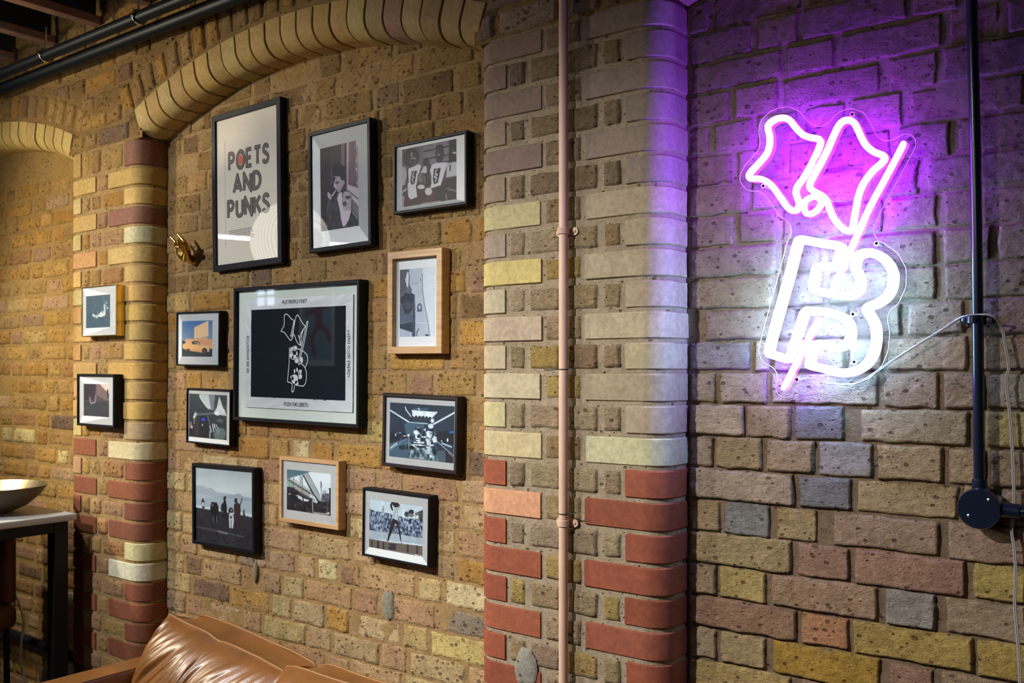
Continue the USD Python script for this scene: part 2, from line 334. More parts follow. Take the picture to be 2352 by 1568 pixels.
def prof_sweep(prof, ws, bev, place):
    """prof: convex profile (n, 2); ws: stations along the sweep, both ends bevelled; place(px, py, w) -> xyz"""
    prof = np.asarray(prof, float); e = np.roll(prof, -1, 0) - prof
    nrm = np.stack([e[:, 1], -e[:, 0]], 1); nrm /= np.maximum(np.linalg.norm(nrm, axis=1, keepdims=True), 1e-9)
    vn = nrm + np.roll(nrm, 1, 0); vn /= np.maximum(np.linalg.norm(vn, axis=1, keepdims=True), 1e-9)
    if Polygon(prof).exterior.is_ccw is False: vn = -vn
    ws = list(ws); st = [(ws[0], -bev)] + [(ws[0] + bev * 0.8, 0)] + [(w, 0) for w in ws[1:-1]] + [(ws[-1] - bev * 0.8, 0), (ws[-1], -bev)]
    V, n = [], len(prof)
    for w, o in st:
        q = prof + vn * o
        V.append(np.stack(place(q[:, 0], q[:, 1], np.full(n, w)), 1))
    V = np.vstack(V); F = []
    for a in range(len(st) - 1):
        for k in range(n):
            l = (k + 1) % n
            F += [(a * n + k, a * n + l, (a + 1) * n + l), (a * n + k, (a + 1) * n + l, (a + 1) * n + k)]
    for k in range(1, n - 1):
        F += [(0, k + 1, k), ((len(st) - 1) * n, (len(st) - 1) * n + k, (len(st) - 1) * n + k + 1)]
    m = trimesh.Trimesh(V, F, process=False)
    if m.volume < 0: m.invert()
    return m
def bull_profile(sc, L, side, yf, yb, r):
    a = np.linspace(0, np.pi / 2, 9)
    p = [(-L, yf)] + [(-r + r * math.sin(t), yf + r - r * math.cos(t)) for t in a] + [(0, yb), (-L, yb)]
    return np.array([(sc + side * x, y) for x, y in p])

rng = random.Random(11)
def pick(pal, jit=0.10):
    c = np.array(rng.choice(pal)); g = 1 + rng.uniform(-jit, jit)
    return np.clip(c * g * np.array([1, 1 + rng.uniform(-.03, .03), 1 + rng.uniform(-.07, .07)]), 0.02, 0.9)
GOLD = [(.44, .25, .065), (.40, .22, .055), (.47, .29, .085), (.43, .27, .09)]
TAN = [(.39, .245, .085), (.35, .21, .075), (.42, .275, .11), (.37, .20, .075)]
PINK = [(.42, .25, .125), (.38, .225, .12), (.44, .28, .15), (.34, .20, .11)]
BROWN = [(.23, .14, .075), (.26, .16, .085), (.20, .13, .085)]
GREY = [(.28, .225, .155), (.31, .25, .17)]
PALE = [(.54, .43, .19), (.57, .48, .27), (.50, .38, .15)]
BUFF = [(.42, .345, .215), (.39, .315, .20), (.45, .38, .23), (.37, .295, .195)]
RED = [(.265, .068, .030), (.24, .060, .028), (.285, .080, .038)]
LOW = [(.46, .32, .16), (.43, .295, .16), (.47, .345, .18), (.43, .275, .145), (.49, .38, .19), (.38, .255, .15)]
SOOT = [(.25, .155, .055), (.29, .18, .065), (.22, .13, .055), (.32, .205, .085)]

# --- right bay (behind the neon sign): joints traced course by course, x in the photograph's pixels
wall_right = thing('wall_right', 'rough brick bay to the right of the pier, with the neon sign on it', kind='structure')
T = {
 -1: [(1605, 1721, 'g'), (1732, 1765, 'p'), (1774, 1938, 'p'), (1947, 2026, 'p'), (2036, 2222, 'k'), (2238, 2420, 'k')],
 0: [(1605, 1643, 'p'), (1653, 1757, 'p'), (1769, 2017, 'p'), (2028, 2156, 'k'), (2168, 2258, 'k'), (2266, 2420, 'p')],
 1: [(1605, 1708, 'p'), (1712, 1814, 'k'), (1824, 1938, 'G'), (1976, 2225, 'p'), (2262, 2420, 'y')],
 2: [(1605, 1636, 'p'), (1643, 1748, 't'), (1759, 1870, 'k'), (1879, 2003, 'g'), (2013, 2167, 't'), (2177, 2262, 't'), (2272, 2420, 't')],
 3: [(1605, 1822, 'p'), (1835, 1955, 'G'), (1967, 2200, 't'), (2210, 2290, 'y'), (2298, 2420, 'k')],
 4: [(1605, 1652, 't'), (1660, 1767, 'G'), (1780, 1876, 't'), (1912, 2156, 'k'), (2176, 2420, 'k')],
 5: [(1605, 1817, 't'), (1831, 1950, 'r'), (1962, 2217, 'r'), (2235, 2420, 'Y')],
 6: [(1605, 1644, 'k'), (1652, 1758, 'y'), (1770, 2014, 'k'), (2033, 2149, 'g'), (2172, 2420, 'p')],
 7: [(1605, 1829, 'r'), (1840, 1949, 'o'), (1958, 2235, 'y'), (2243, 2420, 'y')],
 8: [(1605, 1644, 'p'), (1653, 1758, 't'), (1774, 2021, 'Y'), (2041, 2143, 'r'), (2160, 2420, 'k')],
 9: [(1605, 1816, 'y'), (1837, 1950, 'k'), (1962, 2170, 't'), (2182, 2420, 'y')],
}
TONES = {'p': [(.45, .34, .21), (.47, .36, .23)], 'k': [(.41, .275, .17), (.43, .29, .18)], 't': [(.47, .33, .165), (.44, .31, .16)], 'y': [(.51, .345, .10), (.54, .39, .15)],
         'Y': [(.47, .28, .055), (.57, .43, .14)], 'G': [(.25, .225, .21), (.29, .265, .25)], 'g': [(.38, .325, .27)], 'r': [(.39, .225, .14), (.41, .24, .15)], 'o': [(.49, .25, .12)]}
def wall_bricks(parent, y, rows, mat_, res, amp, edge, ragged, tone_of, seed0=0, cut=None, ridge=0.0, chip=0.0, gap=0.0, wander=0.0, fall=0.007, smear=None):
    """rows: list of (z_top, z_bottom, [(x0, x1, tone key)])"""
    i = seed0
    for zt, zb, br in rows:
        for x0, x1, tk in br:
            i += 1
            w, h = x1 - x0, (zt - zb) - gap + rng.uniform(-.004, .003)
            cx, cz = (x0 + x1) / 2, (zt + zb) / 2 + rng.uniform(-1, 1) * wander
            if w < 0.02: continue
            cf = (lambda X, Z: cut(X, Z)) if cut else None
            if cut is not None and np.max(cut(np.array([x0, x1, cx, cx]), np.array([cz, cz, zt, zb]))) < 0.012: continue
            V, F, E = rough_brick(w, h, i, res, amp, edge, ragged, cut=cf, cx=cx, cz=cz, ridge=ridge, chip=chip, fall=fall)
            if cut is not None:
                fc = V[F].mean(1); F = F[cut(fc[:, 0] + cx, fc[:, 2] + cz) > -.004]
                if len(F) < 8: continue
            m = stand(V, F, cx, cz, y + rng.uniform(-.0025, .0025), 0 if cut else rng.uniform(-.008, .008))
            t = tone_of(tk, cz, cx); vc = None
            if smear:                                   # mortar wiped over the arrises
                wd, mt, up = smear
                kk = np.clip(1 - (E - .001) / wd, 0, 1) * np.clip(2.6 * (fbm3(m.vertices[:, 0], m.vertices[:, 2], 38, i, 3) - .30), 0, 1) * up
                vc = np.asarray(t) * (1 - kk[:, None]) + np.asarray(mt(cz) if callable(mt) else mt) * kk[:, None]
            part(parent, 'brick', m, mat_, smooth=True, tone=None if smear else t, vcol=vc)
def bond(x0, x1, k, jit=0.012):
    """a rough English / Flemish mix of stretchers and headers"""
    out, x = [], x0
    seq = [.215, .1025] if k % 2 else [.1025, .215]
    x -= rng.uniform(0.0, 0.12); j = rng.randrange(2)
    while x < x1 - 0.02:
        w = seq[j % 2] if rng.random() > 0.22 else rng.choice([.215, .1025, .16]); j += 1
        w += rng.uniform(-jit, jit)
        a, b = max(x, x0), min(x + w, x1)
        if b - a > 0.03: out.append((a, b, None))
        x += w + rng.uniform(.006, .011)
    return out
xr = PIER_R[1] + 0.004
rows = []
for k in range(-13, 13):
    if k in T:
        br = [((xr if a == 1605 else sx(a, YB) - .0022), sx(b, YB) + .0022, t) for a, b, t in T[k]]
        br += [(br[-1][1] + .011, br[-1][1] + .12, 'k'), (br[-1][1] + .132, br[-1][1] + .30, 't')]
    else:
        br = [(a, b, None) for a, b, _ in bond(xr, 0.12, k)]
    rows.append((joint(k), joint(k + 1), br))
def right_mortar(z):
    k = np.clip((np.asarray(z, float) - EYE + .12) / .30, 0, 1)[..., None]
    return np.array((.20, .14, .085)) * (1 - k) + np.array((.29, .215, .145)) * k
def right_tone(tk, z, x):
    if tk: return pick(TONES[tk], 0.06)
    return pick([(.36, .26, .17), (.33, .23, .15), (.30, .215, .15), (.34, .245, .15)], 0.10)
wall_bricks(wall_right, YB, rows, 'stock_brick_near', 0.005, 0.0042, 0.014, 0.0135, right_tone, 1000, ridge=0.0022, chip=0.005, gap=-0.002, fall=.0055, smear=(.009, right_mortar, .75))
mm = mortar_face(PIER_R[1] - .03, 0.56, 0.0, SPRING + .2, YB + 0.0080, 0.007, 0.0034, 21)
v = np.array(mm.vertices); v[:, 1] -= .0042 * np.clip((v[:, 2] - EYE - .02) / .30, 0, 1)      # the pointing is flush higher up
part(wall_right, 'mortar', trimesh.Trimesh(v, mm.faces, process=False), 'mortar_joint', True, vcol=right_mortar(v[:, 2]), kind='stuff')

# --- middle bay (behind the pictures)
wall_back = thing('wall_back', 'yellow stock brick bay behind the pictures, between the two piers', kind='structure')
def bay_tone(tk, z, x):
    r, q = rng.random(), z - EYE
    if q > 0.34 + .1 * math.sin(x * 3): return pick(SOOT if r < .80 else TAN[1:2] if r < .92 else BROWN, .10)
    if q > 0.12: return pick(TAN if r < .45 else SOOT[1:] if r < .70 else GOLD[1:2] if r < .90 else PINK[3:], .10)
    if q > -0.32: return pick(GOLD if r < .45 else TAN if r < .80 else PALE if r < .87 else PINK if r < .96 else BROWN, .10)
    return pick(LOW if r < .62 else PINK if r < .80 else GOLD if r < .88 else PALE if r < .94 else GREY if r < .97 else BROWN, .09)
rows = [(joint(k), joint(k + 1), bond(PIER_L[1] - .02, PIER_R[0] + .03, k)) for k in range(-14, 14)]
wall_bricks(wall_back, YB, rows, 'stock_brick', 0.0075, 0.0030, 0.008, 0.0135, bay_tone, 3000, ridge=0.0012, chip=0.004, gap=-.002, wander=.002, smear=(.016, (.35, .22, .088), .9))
part(wall_back, 'mortar', mortar_face(PIER_L[1] - .05, PIER_R[0] + .05, 0.0, SPRING + .22, YB + 0.0026, 0.008, 0.0030, 22), 'mortar_joint', True, tone=(.34, .22, .095), kind='stuff')

# --- left bay
wall_left = thing('wall_left', 'yellow stock brick bay at the far left behind the bar table', kind='structure')
rows = [(joint(k) - .03, joint(k + 1) - .03, bond(-4.78, PIER_L[0] + .02, k)) for k in range(-12, 21)]
def left_tone(tk, z, x):
    r = rng.random()
    if z - EYE > -.15: return pick(GOLD if r < .55 else TAN if r < .88 else PINK, .09)
    return pick(GOLD if r < .30 else TAN if r < .55 else PINK if r < .78 else PALE if r < .88 else BROWN, .11)
wall_bricks(wall_left, YB, rows, 'stock_brick', 0.0115, 0.0025, 0.008, 0.011, left_tone, 5000, smear=(.016, (.37, .235, .08), .9), gap=0.003, wander=.002)
part(wall_left, 'mortar', mortar_face(-5.34, PIER_L[0] + .05, 0.0, SPRING + .2, YB + 0.0035, 0.014, 0.0028, 23), 'mortar_joint', True, tone=(.37, .235, .08), kind='stuff')

# --- piers
def pier(n, label, span, zs, corner_tone, fill, mid, mortar, red_from, parity, cuts):
    root = thing(f'trim_{n}', label, kind='structure')
    a, b = span
    for k in range(len(zs) - 1):
        zt, zb = zs[k] - 0.005, zs[k + 1] + 0.005
        long_ = (k + parity) % 2 == 0
        L = .215 if long_ else .1025
        L = min(L, (b - a) * 0.41) if long_ else L
        for side, sc in ((-1, a), (1, b)):
            j = rng.uniform(-.0012, .0012)
            m = prof_sweep(bull_profile(sc, L + rng.uniform(-.003, .003), side, YF + j, YB + .03, BULL), [zt, zb][::-1], 0.0035, lambda px, py, w: (px, py, w))
            part(root, 'bullnose_brick', m, 'smooth_brick', smooth=40, tone=corner_tone(k, side, long_))
        x0, x1 = a + L + .010, b - L - .010
        if long_: br = [(x0, x1, None)]
        else:
            c = .055; h = (x1 - x0 - 2 * c - .030) / 2
            br = [(x0, x0 + c, None), (x0 + c + .010, x0 + c + .010 + h, None), (x0 + c + .020 + h, x1 - c - .010, None), (x1 - c, x1, None)]
            if n == 2: br = [(x0, x0 + c, None), (x0 + c + .008, x0 + c + .008 + h * .95, None), (x0 + c + .016 + h * .95, x1, None)]
            if h < .06: br = [(x0, x0 + (x1 - x0) * .27, None), (x0 + (x1 - x0) * .27 + .01, x1 - (x1 - x0) * .4, None), (x1 - (x1 - x0) * .4 + .01, x1, None)]
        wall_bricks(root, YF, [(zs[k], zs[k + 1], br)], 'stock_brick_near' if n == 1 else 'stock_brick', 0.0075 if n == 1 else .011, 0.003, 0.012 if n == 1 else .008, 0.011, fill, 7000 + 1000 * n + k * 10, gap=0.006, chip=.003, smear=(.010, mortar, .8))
    # mortar core between and behind the bricks
    zc0, zc1 = 0.0, zs[0]
    pr = np.vstack([bull_profile(b - .0035, .1, 1, YF + .0045, YB + .03, BULL)[1:-1], bull_profile(a + .0035, .1, -1, YF + .0045, YB + .03, BULL)[1:-1][::-1]])
    part(root, 'mortar', prof_sweep(pr, np.linspace(zc0, zc1, 3), .001, lambda px, py, w: (px, py, w)), 'mortar_joint', 40, tone=mortar, kind='stuff')
    return root
zr = [SPRING] + [joint(k) for k in range(-11, 15)]
def right_pier_tone(k, side, long_):
    q = k - 12                                       # course number as elsewhere
    if q < -6: return pick([(.22, .145, .11), (.26, .18, .13), (.25, .165, .125)], .08) if side < 0 else pick([(.28, .21, .16), (.26, .195, .155)], .08)
    if q in (3,): return pick(RED, .06)
    if q == 4 and side < 0: return np.array((.55, .28, .15))
    if q > 3: return pick(RED, .07)
    if side < 0: return {-6: (.44, .37, .19), -5: (.30, .235, .17), -4: (.53, .42, .155), -3: (.43, .37, .24), -2: (.42, .325, .225), -1: (.44, .36, .23), 0: (.46, .385, .25), 1: (.48, .425, .22), 2: (.49, .41, .225)}.get(q, (.44, .37, .28))
    return pick(BUFF[:2] + BUFF[3:], .06) if q < 2 else np.array((.48, .45, .27))
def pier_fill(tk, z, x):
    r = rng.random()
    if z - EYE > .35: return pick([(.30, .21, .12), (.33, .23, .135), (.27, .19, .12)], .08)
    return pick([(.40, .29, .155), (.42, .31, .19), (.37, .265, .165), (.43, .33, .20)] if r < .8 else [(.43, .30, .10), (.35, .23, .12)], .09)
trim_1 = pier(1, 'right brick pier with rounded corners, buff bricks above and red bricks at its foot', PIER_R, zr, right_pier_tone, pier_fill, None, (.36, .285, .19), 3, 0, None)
zl = [SPRING] + [EYE - .0395 - (.075 if k >= 0 else .0725) * k for k in range(-11, 21)]
def left_pier_tone(k, side, long_):
    q = k - 12
    if side > 0:
        if q in (-12, -9): return pick([(.19, .080, .042)], .1)
        if q >= 4 and q not in (8, 9): return pick([(.24, .078, .038), (.21, .068, .035)], .07)
        return {8: (.56, .52, .28), 9: (.60, .58, .44), 3: (.58, .51, .30), -8: (.48, .44, .25), 2: (.42, .31, .17)}.get(q, tuple(pick([(.48, .32, .09), (.45, .285, .08), (.44, .30, .10)], .06)))
    if q >= 3: return pick([(.25, .08, .038), (.22, .07, .035)], .08) if q != 4 else np.array((.40, .24, .13))
    return pick([(.48, .32, .10), (.47, .37, .16), (.43, .28, .09), (.45, .25, .09)], .07)
trim_2 = pier(2, 'left brick pier with rounded corners, yellow bricks above and red bricks below', PIER_L, zl, left_pier_tone, lambda tk, z, x: pick(GOLD if rng.random() < .4 and z > EYE - .4 else TAN + PINK[:2], .10), None, (.37, .245, .105), 4, 1, None)

# --- arches: a ring of bullnose bricks, a second ring of rough ones, the wall above
def arch(n, A, label, seed, tones, second, res):
    root = thing(f'trim_{n}', label, kind='structure')
    N = int(round(2 * A.half * A.R / .0755)); da = 2 * A.half / N
    a_ = np.linspace(0, np.pi / 2, 9)
    def prof(o):
        R, yf = A.R + o, YF + o
        return [(R + RING - o, yf)] + [(R + BULL - BULL * math.sin(t), yf + BULL - BULL * math.cos(t)) for t in a_] + [(R, YB + .03), (R + RING - o, YB + .03)]
    def place(px, py, w):
        x, z = A.p(px, w); return x, py, z
    for i in range(N):
        a0 = -A.half + i * da + .0038 / A.R; a1 = a0 + da - .0076 / A.R
        j = rng.uniform(-.002, .002)
        m = prof_sweep(np.array(prof(0)) + [j, j], np.linspace(a0, a1, 3), .0012, place)
        part(root, 'bullnose_brick', m, 'smooth_brick', smooth=40, tone=tones(i, N))
    part(root, 'mortar', prof_sweep(prof(.0045), np.linspace(-A.half - .018, A.half + .018, 40), .0004, place), 'mortar_joint', 40, tone=(.14, .085, .04), kind='stuff')
    if second:
        R2 = A.R + RING + .012; N2 = int(round(2 * (A.half + .03) * R2 / .078)); d2 = 2 * (A.half + .03) / N2
        for i in range(N2):
            am = -A.half - .03 + (i + .5) * d2
            V, F, E = rough_brick(d2 * R2 - .011 + rng.uniform(-.004, .004), .108, seed + i, res, .0035, .013, .008, chip=.003)
            x, z = A.p(R2 + .054, am)
            part(root, 'brick', stand(V, F, x, z, YF + rng.uniform(-.003, .002), -am), 'stock_brick', smooth=True, tone=pick(TAN[:2] + SOOT + GOLD[1:2], .12))
    return root
def ring_tone(i, N):
    if i == N - 5: return np.array((.30, .17, .12))
    return pick([(.46, .30, .085), (.42, .27, .085), (.40, .245, .07), (.45, .34, .12)] if i < N * .7 else [(.34, .22, .085), (.30, .19, .085), (.36, .25, .11)], .07)
arch(3, ARCHES[0], 'brick arch of rounded voussoirs over the picture bay', 9000, ring_tone, True, .0105)
arch(4, ARCHES[2], 'brick arch of rounded voussoirs over the far left bay', 9300, lambda i, N: pick([(.48, .36, .12), (.44, .31, .10)], .07), True, .0125)
arch(5, ARCHES[1], 'brick arch over the neon bay, above the top of the picture', 9600, lambda i, N: pick([(.40, .31, .2)], .07), False, .0125)

wall_upper = thing('wall_upper', 'brick wall above the arches, running up to the dark ceiling', kind='structure')
extras = [RING + .012 + .108 + .010, RING + .008, RING + .012 + .108 + .010]
def span_cut(X, Z):
    d = np.full(np.shape(X), 9.0)
    for A, e in zip(ARCHES, extras): d = np.minimum(d, A.sd(X, Z, e))
    return d
rows = []
for i in range(9):
    zt = SPRING + .0735 * (i + 1)
    rows.append((zt, zt - .0735, bond(-4.95, -0.9, i, .02)))
wall_bricks(wall_upper, YF, rows, 'stock_brick', 0.0105, 0.0042, 0.012, 0.013, lambda tk, z, x: pick(TAN[:2] + SOOT if rng.random() < .75 else GOLD[1:3] if rng.random() < .5 else BROWN, .12) if x < -1.62 else pick([(.27, .20, .16), (.31, .24, .18), (.25, .17, .13)], .12), 11000, cut=span_cut, gap=.004, chip=.004, smear=(.014, (.27, .165, .06), .85))
def keep_span(x, z):
    d = np.full(np.shape(x), 9.0)
    for A in ARCHES:
        e = A.sd(x, z, RING - .012); r = np.hypot(x - A.cx, z - A.cz)
        d = np.minimum(d, np.where((r > A.R - .004) & (z > A.cz), e + .014, e))
    return d > 0
part(wall_upper, 'mortar', mortar_face(-6.0, 0.9, SPRING - .004, 3.35, YF + .006, .013, .0036, 24, keep_span), 'mortar_joint', True, tone=(.27, .165, .06), kind='stuff')

# --- grey filler daubed over holes in the brickwork
def daub(parent, px, py, rx, ry, y, seed, col):
    c = at(px, py, y); t = np.linspace(0, 2 * np.pi, 40)[:-1]
    rr = 1 + .55 * (meshkit.fbm(np.stack([np.cos(t) * 1.5, np.sin(t) * 1.5, np.full_like(t, seed)], 1), 3, seed) - .5)
    rings = []
    for f_, d in ((1, -.004), (.86, .0012), (.5, .0028), (.02, .0032)):
        rings.append(np.stack([c[0] + rx * rr * f_ * np.cos(t), np.full_like(t, y - .0052 - d), c[2] + ry * rr * f_ * np.sin(t)], 1))
    n = len(t); V = np.vstack(rings); F = []
    for a in range(3):
        for k in range(n):
            l = (k + 1) % n; F += [(a * n + k, a * n + l, a * n + n + l), (a * n + k, a * n + n + l, a * n + n + k)]
    part(parent, 'filler_patch', trimesh.Trimesh(V, F, process=False), 'mortar_joint', True, tone=col)
daub(wall_back, 893, 1388, .024, .046, YB, 4, (.27, .25, .19)); daub(wall_back, 588, 1312, .012, .036, YB, 7, (.28, .25, .16)); daub(trim_1, 1208, 1530, .034, .050, YF, 9, (.30, .28, .23))
# ------------------------------------------------------------------ the rest of the room
top('floor', bx(-9.2, 2.7, -2.2, 2.15, -.1, 0), 'floor_boards', 'dark floorboards below the picture', kind='structure')
top('wall_front', bx(-9.2, 2.7, -2.15, -2.0, 0, 3.4), 'far_brick', 'brick wall on the far side of the room behind the viewer', kind='structure')
top('wall_end', bx(-9.2, -9.05, -2.1, 2.15, 0, 3.4), 'far_brick', 'brick wall at the left end of the room', kind='structure')
top('wall_side', bx(2.6, 2.75, -2.1, 2.15, 0, 3.4), 'far_brick', 'brick wall at the right end of the room', kind='structure')
ceil_ = thing('ceiling', 'dark timber ceiling with navy joists edged in brown wood', kind='structure')
part(ceil_, 'boarding', bx(-9.2, 2.7, -2.15, 2.12, 3.28, 3.36), 'dark_timber')
for k in range(-17, 17):
    s = -3.49 - .345 * k
    if -9.05 < s < 2.55:
        part(ceil_, 'joist', bx(s - .02, s + .02, -2.0, 1.90, 2.955, 3.285), 'dark_timber')
        part(ceil_, 'batten', rbox(s - .026, s + .026, -2.0, 1.915, 2.925, 2.957, .003), 'brown_timber')
# --- black service pipes under the ceiling, with chrome clamps
def run(name, label, y, z, r, clamps=()):
    t = thing(name, label, 'pipe', (-2.6, y, z))
    part(t, 'pipe', cyl((-6.3, 0, 0), (3.6, 0, 0), r, 24), 'pipe_black', 40)
    for s in clamps:
        a = np.linspace(0, 2 * np.pi, 25)[:-1]
        part(t, 'clamp', tube([(s + 2.6, (r + .0025) * math.cos(q), (r + .0025) * math.sin(q)) for q in a], .0045, 8, True), 'chrome', True)
        part(t, 'hanger', cat_(cyl((s + 2.6, 0, r), (s + 2.6, 0, 2.93 - z), .0045, 10), cyl((s + 2.6, -r - .012, .0), (s + 2.6, -r + .002, 0), .006, 10)), 'chrome', 40)
run('service_pipe', 'black service pipe under the ceiling, the nearer one held in chrome clamps', 1.805, 2.818, .0205, (at(319, 32, 1.805)[0], at(105, 135, 1.805)[0], -2.0))
run('service_pipe', 'black service pipe tucked behind the clamped pipe against the wall', 1.872, 2.798, .024)

# --- lamps that the picture glass mirrors
gl = thing('globe_lamp', 'large ribbed white globe pendant lamp, mirrored in the picture glass', 'lamp', (-3.765, .95, 2.24))
R = .2; a = np.linspace(.10, math.pi - .10, 90)
part(gl, 'globe', lathe([((R - .0028 * (k % 3 == 0)) * math.sin(t), R * math.cos(t)) for k, t in enumerate(a)], 64), 'globe_glow', True)
part(gl, 'cap', lathe([(0, .20), (.034, .20), (.034, .226), (.012, .234), (.012, .25), (0, .25)], 24), 'black_steel', 40)
part(gl, 'cord', cyl((0, 0, .24), (0, 0, 1.04), .003, 8), 'black_steel')
tl = thing('tube_lamp', 'slim white tube lamp hanging beside the globe lamp', 'lamp', (-5.137, .406, 2.447))
part(tl, 'tube', cyl((0, 0, 0), (.47, -1.1, 0), .013, 14), 'tube_glow', True)
part(tl, 'rail', tube([(0, 0, .03), (.47, -1.1, .03)], .014, 6), 'black_steel')
for q in (.15, .85): part(tl, 'wire', cyl((.47 * q, -1.1 * q, .03), (.47 * q, -1.1 * q, .83), .0015, 6), 'black_steel')
# --- across the room, seen only in the glass of the largest frame
po = thing('wall_poster', 'white framed poster of a red dancing figure on the wall behind the viewer', 'poster', (-6.94, -2.0, 2.03))
part(po, 'frame', wallform(prism(sbox(-.25, -.39, .25, .39).difference(sbox(-.215, -.335, .215, .355)), .03), .03), 'white_board')
part(po, 'sheet', bx(-.22, .22, .001, .012, -.34, .36), 'poster_blue')
fig = shapely.union_all([Point(0, .24).buffer(.05), LineString([(0, .2), (.01, 0)]).buffer(.05), LineString([(-.17, .11), (0, .15), (.15, .20)]).buffer(.026), LineString([(0, 0), (-.10, -.14), (-.05, -.28)]).buffer(.03), LineString([(.01, 0), (.12, -.06), (.17, -.14)]).buffer(.03)])
part(po, 'red_figure', wallform(prism(fig, .001), .0135), 'dancer_red')
wn = thing('window_1', 'small four-paned window high on the wall behind the viewer', kind='structure', loc=(-7.71, -2.0, 2.34))
part(wn, 'window_frame', wallform(prism(sbox(-.17, -.12, .17, .12).difference(shapely.union_all([sbox(x, z, x + .135, z + .085) for x in (-.145, .010) for z in (-.095, .010)])), .03), .03), 'white_board')
for x in (-.145, .010):
    for z in (-.095, .010): part(wn, 'pane', bx(x - .004, x + .139, .002, .008, z - .004, z + .089), 'window_day')
# --- housings of the spot lamps
for (nm, pos, aim, r, *_), lab in zip(SPOTS, ('black spot lamp aimed at the right pier', 'black spot lamp aimed down at the pictures', 'black spot lamp aimed at the picture bay from the left', 'black spot lamp above the bar table', 'black spot lamp lighting the poster across the room')):
    d = np.array(aim) - np.array(pos); d /= np.linalg.norm(d); p0 = np.zeros(3)
    t = thing('spot_lamp', lab, 'lamp', pos)
    part(t, 'housing', tube([-d * .14, -d * .135, -d * .012], [.03, r + .012, r + .014], 24), 'black_steel', 40)
    part(t, 'stem', cyl(-d * .07, -d * .07 + (0, 0, 3.27 - pos[2]), .008, 10), 'black_steel', 40)
# ------------------------------------------------------------------ neon sign
YN = YB - 0.042                                       # plane of the tubes
def crop7(pts, y=None):                               # traced outline -> points on the sign's plane
    return np.array([at(1680 + a / 2.2717, 230 + b / 2.2717, YN if y is None else y) for a, b in pts])
FLAG_L = [(190,150),(193,128),(215,107),(245,94),(278,93),(305,106),(332,140),(370,178),(410,194),(442,199),(461,208),(462,230),(440,285),(410,345),(375,405),(346,445),(335,478),(343,510),(352,540),(342,568),(318,575),(290,556),(255,507),(215,452),(180,422),(140,409),(102,409),(90,394),(105,368),(150,320),(185,275),(198,230),(198,185)]
FLAG_R = [(605,103),(635,114),(655,145),(680,200),(706,240),(745,270),(788,287),(799,302),(784,326),(740,365),(700,415),(675,460),(658,515),(648,570),(638,625),(630,665),(612,682),(585,672),(550,640),(525,600),(508,555),(490,515),(465,494),(428,474),(408,455),(410,430),(430,392),(465,330),(500,260),(530,190),(555,138),(577,112)]
LOOP = [(395,516),(428,502),(457,514),(466,540),(447,570),(412,592),(388,588),(378,560),(381,532)]
POLE_A = [(897,228),(850,318),(790,430),(720,560),(640,735),(580,868),(525,990)]
POLE_B = [(452,1143),(400,1240),(340,1365),(272,1500)]
BEE = [(358,727),(420,737),(500,750),(560,761),(567,775),(557,815),(547,850),(528,866),(490,866),(458,867),(438,880),(430,925),(422,972),(430,990),(470,1000),(530,1012),(595,1020),(640,1010),(665,975),(668,935),(655,900),(641,872),(645,835),(665,806),(705,795),(755,803),(806,840),(836,895),(836,960),(810,1020),(760,1058),(712,1078),(702,1092),(712,1112),(740,1160),(751,1215),(745,1290),(720,1350),(680,1393),(620,1418),(555,1420),(480,1400),(412,1384),(404,1370),(415,1322),(430,1284),(462,1271),(505,1283),(550,1290),(590,1277),(616,1232),(610,1168),(572,1130),(500,1108),(408,1098),(383,1103),(365,1140),(330,1255),(302,1335),(288,1350),(240,1336),(198,1323),(191,1303),(215,1205),(250,1080),(300,900),(338,755)]
neon = thing('neon_sign', 'lit neon sign of a violet flag on a pole crossing a white outlined letter B', 'neon sign', at(1890, 580, YB))
no = at(1890, 580, YB)
def ntube(name, pts, mat_, closed, r=.0068, n=5):
    p = spline(crop7(pts) - no, n, closed)
    if not closed:
        part(neon, name, cat_(tube(p, r, 12), *[trimesh.creation.icosphere(2, r).apply_translation(q) for q in (p[0], p[-1])]), mat_, True)
    else: part(neon, name, tube(p, r, 12, True), mat_, True)
def backing(pts, closed, w):
    """the opaque strip that carries a tube on the panel"""
    p = spline(crop7(pts) - no, 5, closed); t = (np.roll(p, -1, 0) - np.roll(p, 1, 0)) if closed else np.gradient(p, axis=0)
    q = np.stack([-t[:, 2], 0 * t[:, 0], t[:, 0]], 1); q /= np.maximum(np.linalg.norm(q, axis=1, keepdims=True), 1e-9)
    y = np.array([0, .0088, 0]); d = np.array([0, .0014, 0]); N = len(p)
    V = np.vstack([p + y - q * w, p + y + q * w, p + y + d + q * w, p + y + d - q * w]); F = []
    for i in range(N if closed else N - 1):
        j = (i + 1) % N
        for a in range(4):
            b = (a + 1) % 4; F += [(a * N + i, a * N + j, b * N + j), (a * N + i, b * N + j, b * N + i)]
    return trimesh.Trimesh(V, F, process=False)
for P_, c_, w_ in ((FLAG_L, True, .0058), (FLAG_R, True, .0058), (LOOP, True, .0052), (POLE_A, False, .0052), (POLE_B, False, .0052), (BEE, True, .0085)):
    part(neon, 'tube_backing', backing(P_, c_, w_), 'tube_backing')
ntube('flag_tube', FLAG_L, 'neon_violet', True)
ntube('flag_tube', FLAG_R, 'neon_violet', True)
ntube('loop_tube', LOOP, 'neon_violet', True, .0062)
ntube('pole_tube', POLE_A, 'neon_violet', False, .0062)
ntube('pole_tube', POLE_B, 'neon_violet', False, .0062)
ntube('letter_tube', BEE, 'neon_white', True, .0085)
loc2 = lambda pts: (crop7(pts) - no)[:, [0, 2]]
